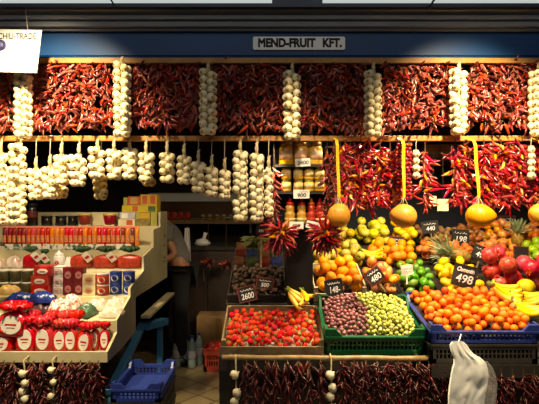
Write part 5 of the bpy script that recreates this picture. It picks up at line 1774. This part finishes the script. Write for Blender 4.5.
# ------------------------------------------------------------------ back room beyond the aisle
Yb = 2.78
struct('trim_20', MB().box(P(148, 0, 2.75).x, 2.75, P(0, 201.5, 2.75).z, P(262, 0, 2.75).x, 3.2, P(0, 193.5, 2.75).z), m_pale, 0.004)
struct('trim_21', MB().box(P(150, 0, 3.15).x, 3.17, 1.30, P(258, 0, 3.15).x, 3.2, 1.66), mat('pale_tile_wall', '#b9b8a4', 0.5, '#aeac98', 8))
root = empty('back_shelf', P(205, 219.5, 2.85), 'long wooden shelf on the back wall with red goods', 'shelf')
MB().box(-0.62, -0.10, -0.045, 0.62, 0.32, 0.0).build('shelf_board', mat('brown_shelf_wood', '#8a6a3c', 0.6, '#745830', 10), root)
for x in (-0.5, 0.5):
    MB().box(x, 0.1, -0.16, x + 0.02, 0.32, -0.045).build('bracket', m_wire, root)
zs = P(0, 219.5, 2.85).z
for i, px in enumerate((160, 167, 174, 181, 188)):
    rt_ = 3.1 * M(2.85)
    root = empty('red_packet', (P(px, 0, 2.85).x, 2.85, zs + 0.001), '%s dim red packet on the back wall shelf' % ORD[i], 'packet', 'red packets on the back shelf')
    put('bag_body', bag_mesh(rt_ * 2, rt_ * 1.2, 0.125, m_redcontent), root)
for i, px in enumerate((203, 210, 217, 224, 231, 238)):
    root = empty('small_jar', (P(px, 0, 2.85).x, 2.85, zs + 0.001), '%s small pale jar on the back wall shelf' % ORD[i], 'jar', 'small jars on the back shelf')
    MB().lathe([(0.022, 0), (0.024, 0.004), (0.024, 0.032), (0.018, 0.04)], 12).build('jar_body', m_boxyellow, root)
    MB().lathe([(0.020, 0.04), (0.020, 0.052), (0.018, 0.054)], 12).build('lid', m_tinwhite, root)
root = empty('back_counter', P(215, 247, 2.4), 'dark cabinet along the back of the aisle', 'cabinet')
zt_ = root.location.z
MB().box(-0.5, 0, -zt_ + 0.05, 0.75, 0.75, -0.03).build('cabinet_body', m_display, root)
MB().box(-0.52, -0.02, -0.03, 0.77, 0.78, 0).build('worktop', m_dark, root)
for k in range(3):
    d = MB().box(-0.48 + 0.41 * k, -0.018, -zt_ + 0.10, -0.09 + 0.41 * k, 0.0, -0.06).build('door', mat('dark_brown_wood', '#2e2016', 0.5, '#241911', 14), root, bevel=0.003)
    MB().box(-0.12 + 0.41 * k, -0.030, -0.35, -0.108 + 0.41 * k, -0.018, -0.23).build('handle', m_wire, d)
# white knotted bag on it
root = empty('plastic_bag', P(202.5, 246.8, 2.62), 'small white knotted bag on the dark back cabinet', 'bag')
MB().ball(1, 16, 10, 0, fn=lambda p: Vector((p.x * 0.085 * (1 + 0.1 * math.sin(5 * p.z + 3 * p.x)), p.y * 0.06, 0.045 + p.z * 0.045))).build('bag_body', m_bagwhite, root)
MB().tube([(0.01, 0, 0.07), (0.02, 0, 0.105), (0.035, 0, 0.155)], [0.03, 0.017, 0.024], 8).build('knot', m_bagwhite, root)
# dim dried bunches hanging against the cabinet
for i, (px, py) in enumerate(((208, 262), (226, 264))):
    Y = 2.2
    root = empty('dried_bunch', P(px, 222, Y), 'dim dried pepper bunch hanging in the aisle, %s' % ('nearer the person', 'nearer the dark packets')[i], 'chillies', 'dried bunches in the aisle')
    zo = P(px, py, Y).z - root.location.z
    for k in range(40):
        a = R(k * 137.5)
        e = R(40 - 110 * (k / 40))
        d = Vector((math.sin(a) * math.cos(e), -math.cos(a) * math.cos(e), math.sin(e)))
        put('chilli_pepper', SHADEDRY[k % 4] if k % 5 else DRY[k % 3], root, T(d.x * 0.02, d.y * 0.02, zo) @ d.to_track_quat('X', 'Z').to_matrix().to_4x4() @ Matrix.Diagonal((1.0, 1.4, 1.4, 1)))
    MB().tube([(0, 0.55, 0.02), (0, 0.02, 0.0), (0, 0, zo)], 0.003, 5).build('cord', m_browncord, root)
tag(MB().tube([(P(190, 0, 2.75).x, 2.745, P(0, 221, 2.2).z + 0.02), (P(262, 0, 2.75).x, 2.745, P(0, 221, 2.2).z + 0.02)], 0.008, 6).build('hanging_rod', m_wire), 'thin rod across the back of the aisle carrying dried bunches', 'rod')
# floor level: cardboard box, bottles, red crate
root = empty('cardboard_box', (-0.50, 2.13, 0.0), 'brown cardboard box on the floor behind the water bottles', 'box')
MB().box(-0.22, 0, 0, 0.22, 0.25, 0.42).build('box_body', m_carton, root, bevel=0.003)
MB().box(-0.03, -0.002, 0.05, 0.03, 0, 0.40).build('tape', mat('brown_tape', '#6f5024', 0.3), root)
for i, (px, Y) in enumerate(((177, 1.90), (185, 1.95), (192, 1.88), (199, 1.98))):
    root = empty('water_bottle', (P(px, 0, Y).x, Y, 0.0), '%s clear plastic water bottle on the aisle floor' % ORD[i], 'bottle', 'water bottles on the floor')
    MB().lathe([(0.036, 0), (0.04, 0.006), (0.04, 0.07), (0.037, 0.08), (0.04, 0.09), (0.04, 0.19), (0.034, 0.22), (0.014, 0.265), (0.013, 0.28)], 14).build('bottle_body', m_bottle, root)
    MB().lathe([(0.016, 0.278), (0.016, 0.298), (0.014, 0.30)], 12).build('cap', m_tinblue, root)
    MB().lathe([(0.0405, 0.10), (0.041, 0.102), (0.041, 0.16), (0.0405, 0.162)], 14).build('label', m_boxwhite, root)
zf_ = 0.15
mx = T(P(203.5, 0, 1.75).x, 1.75, 0.003)
plastic_crate(mx, 0.17 + 0.03, 0.26, 0.21, m_redplast, 'dim red plastic crate on the floor beside the counter', corner=0.0)
fill(mx, 0.20, 0.26, 'apple', F_POM, 0.034, 22, 'red apple in the dim red crate on the floor', 'apple', 'apples in the red crate', lambda x, y: 0.15, 71, limit=0.06)

# ------------------------------------------------------------------ person in the aisle, bending towards the stand
def skin_mesh(name, verts, edges, radii, m, parent, rootv=0, sub=2):
    me = bpy.data.meshes.new(name)
    me.from_pydata(verts, edges, [])
    me.materials.append(m)
    o = bpy.data.objects.new(name, me)
    COL.objects.link(o)
    o.parent = parent
    md = o.modifiers.new('skin', 'SKIN')
    for i, r_ in enumerate(radii):
        sv = me.skin_vertices[0].data[i]
        sv.radius = r_ if hasattr(r_, '__len__') else (r_, r_)
        sv.use_root = (i == rootv)
    md.use_smooth_shade = True
    s2 = o.modifiers.new('subdivision', 'SUBSURF')
    s2.levels = s2.render_levels = sub
    return o


px_, py_ = -0.845, 2.02
per = empty('person', (px_, py_, 0), 'person in grey T-shirt and black trousers bending behind the spice stand', 'person')
V = [(0, 0, 0.90), (-0.06, 0, 1.05), (-0.13, 0, 1.20), (-0.20, 0, 1.31), (-0.27, 0, 1.37), (-0.36, -0.01, 1.43),   # pelvis spine neck head
     (-0.15, -0.17, 1.29), (-0.02, -0.23, 1.06), (-0.20, -0.30, 0.985), (-0.27, -0.32, 0.965),                      # near arm: shoulder elbow wrist hand
     (-0.21, 0.17, 1.29), (-0.14, 0.22, 1.06), (-0.32, 0.12, 0.99), (-0.39, 0.10, 0.975),                            # far arm
     (0.0, -0.09, 0.86), (0.00, -0.10, 0.48), (0.01, -0.10, 0.09), (-0.12, -0.10, 0.045),                            # near leg
     (0.0, 0.09, 0.86), (-0.03, 0.10, 0.48), (0.03, 0.10, 0.09), (-0.10, 0.10, 0.045)]
E = [(0, 1), (1, 2), (2, 3), (3, 4), (4, 5), (3, 6), (6, 7), (7, 8), (8, 9), (3, 10), (10, 11), (11, 12), (12, 13), (0, 14), (14, 15), (15, 16), (16, 17), (0, 18), (18, 19), (19, 20), (20, 21)]
RA = [0.13, 0.125, 0.135, 0.11, 0.055, 0.09, 0.055, 0.042, 0.028, 0.034, 0.055, 0.042, 0.028, 0.034, 0.085, 0.058, 0.038, 0.034, 0.085, 0.058, 0.038, 0.034]
skin_mesh('body', V, E, RA, m_skin, per)
# fingers of both hands, each its own short chain
for hx, hy, hz in ((-0.27, -0.32, 0.965), (-0.39, 0.10, 0.975)):
    for k in range(4):
        y = hy - 0.027 + 0.018 * k
        L = (0.055, 0.065, 0.062, 0.048)[k]
        skin_mesh('finger', [(hx - 0.01, y, hz), (hx - 0.03 - L * 0.4, y, hz + 0.002), (hx - 0.03 - L * 0.75, y, hz - 0.012), (hx - 0.03 - L * 0.9, y, hz - 0.03)], [(0, 1), (1, 2), (2, 3)], [0.009, 0.009, 0.008, 0.007], m_skin, per, sub=1)
    skin_mesh('thumb', [(hx, hy - 0.02, hz), (hx - 0.02, hy - 0.05, hz - 0.005), (hx - 0.05, hy - 0.058, hz - 0.015)], [(0, 1), (1, 2)], [0.011, 0.010, 0.008], m_skin, per, sub=1)
# head
hd = Vector((-0.37, -0.01, 1.445))
def head_fn(p):
    v = Vector((p.x * 0.098, p.y * 0.076, p.z * 0.118))
    if p.z < 0:
        v.x -= 0.012 * -p.z; v.y *= 1 + 0.18 * p.z
    if p.x < 0:
        v.x -= 0.020 * math.exp(-((p.y / 0.22) ** 2 + ((p.z + 0.12) / 0.28) ** 2))      # nose
        v.x += 0.008 * math.exp(-(((abs(p.y) - 0.35) / 0.2) ** 2 + ((p.z - 0.08) / 0.15) ** 2))   # eye sockets
        v.x -= 0.006 * math.exp(-((p.y / 0.35) ** 2 + ((p.z + 0.50) / 0.10) ** 2))      # lips
    return v
hm = T(*hd) @ rot(-32, 'Y')
MB().ball(1, 32, 24, 0, fn=head_fn).build('head', m_skin, per, hm)
for s_ in (-1, 1):
    MB().ball(1, 10, 8, 0, fn=lambda p: Vector((p.x * 0.018, p.y * 0.008, p.z * 0.030))).build('ear', m_skin, per, hm @ T(0.008, s_ * 0.076, -0.01))
    MB().ball(0.011, 10, 8).build('eye', m_tinwhite, per, hm @ T(-0.076, s_ * 0.027, 0.012))
MB().ball(1, 24, 18, 0, fn=lambda p: Vector((max(p.x, -0.75 + 0.5 * max(0, 0.5 - p.z)) * 0.106, p.y * 0.083, max(p.z, -0.15 if p.x > 0.1 else 0.30) * 0.127))).build('hair', m_hair, per, hm)
# clothes
skin_mesh('shirt', [V[0], (V[1][0], 0, 1.05), V[2], V[3], (-0.235, 0, 1.345), V[6], (-0.075, -0.205, 1.155), V[10], (-0.175, 0.2, 1.155)],
          [(0, 1), (1, 2), (2, 3), (3, 4), (3, 5), (5, 6), (3, 7), (7, 8)], [0.148, 0.142, 0.150, 0.125, 0.072, 0.075, 0.066, 0.075, 0.066], m_shirt, per)
skin_mesh('trousers', [(0, 0, 0.93), V[14], V[15], (0.01, -0.10, 0.085), V[18], V[19], (0.03, 0.10, 0.085)], [(0, 1), (1, 2), (2, 3), (0, 4), (4, 5), (5, 6)], [0.145, 0.105, 0.078, 0.065, 0.105, 0.078, 0.065], m_trousers, per)
for s_, x in ((-0.10, 0.01), (0.10, 0.03)):
    MB().ball(1, 16, 10, 0, fn=lambda p: Vector((p.x * 0.135 - 0.06, p.y * 0.05, max(p.z, -0.6) * 0.055))).build('shoe', m_shoe, per, T(x, s_, 0.036))
# white cloth hanging behind the person
root = empty('white_cloth', P(187.5, 228, 2.38), 'white cloth hanging behind the person in the aisle', 'cloth')
b = MB()
vs, fs = [], []
for j in range(9):
    for i in range(7):
        vs.append(((i - 3) * 0.012 * (0.7 + 0.05 * j), -0.012 + 0.010 * math.sin(i * 1.9), -0.043 * j))
for j in range(9):
    for i in range(7):
        x, y, z = vs[j * 7 + i]
        vs.append((x, y + 0.006, z))
for s_ in (0, 63):
    for j in range(8):
        for i in range(6):
            q = s_ + j * 7 + i
            fs.append((q, q + 1, q + 8, q + 7))
b.add(vs, fs, 0, True)
b.build('cloth_sheet', m_porcelain, root)
MB().tube([(0, 0.02, 0.0), (0, 0.0, 0.012)], 0.006, 6).build('hook', m_wire, root)

# pale tags and a brown box seen through the gap between the chilli strings
for i, (px, py, w_, h_) in enumerate(((443, 205, 11, 12), (433, 201, 7, 10))):
    Y = 0.9
    m = M(Y)
    root = empty('hanging_tag', P(px, py - h_ / 2, Y), ('larger blank cream tag hanging in the gap between chilli strings', 'smaller blank cream tag hanging in the gap between chilli strings')[i], 'tag', 'blank tags in the gap')
    MB().box(-w_ * m / 2, 0, -h_ * m, w_ * m / 2, 0.002, 0).build('card', m_boxcream, root)
    MB().tube([(0, 0.001, -0.005), (0, 0.0, P(px, 152, Y).z - root.location.z), (0, 1.25, P(px, 152, Y).z - root.location.z + 0.02)], 0.0015, 4).build('cord', m_browncord, root)
root = empty('cardboard_box', P(440, 157, 1.6), 'brown cardboard box high up in the gap between chilli strings', 'box')
MB().box(-0.12, 0, 0, 0.12, 0.3, 0.11).build('box_body', m_carton, root, bevel=0.003)
MB().box(-0.02, -0.001, 0, 0.02, 0, 0.11).build('tape', mat('brown_tape', '#6f5024', 0.3), root)
root = empty('wall_shelf', P(440, 157.3, 1.6), 'dark shelf board on the partition carrying a brown box', 'shelf')
MB().box(-0.5, -0.03, -0.03, 0.9, 0.55, 0).build('shelf_board', m_display, root)
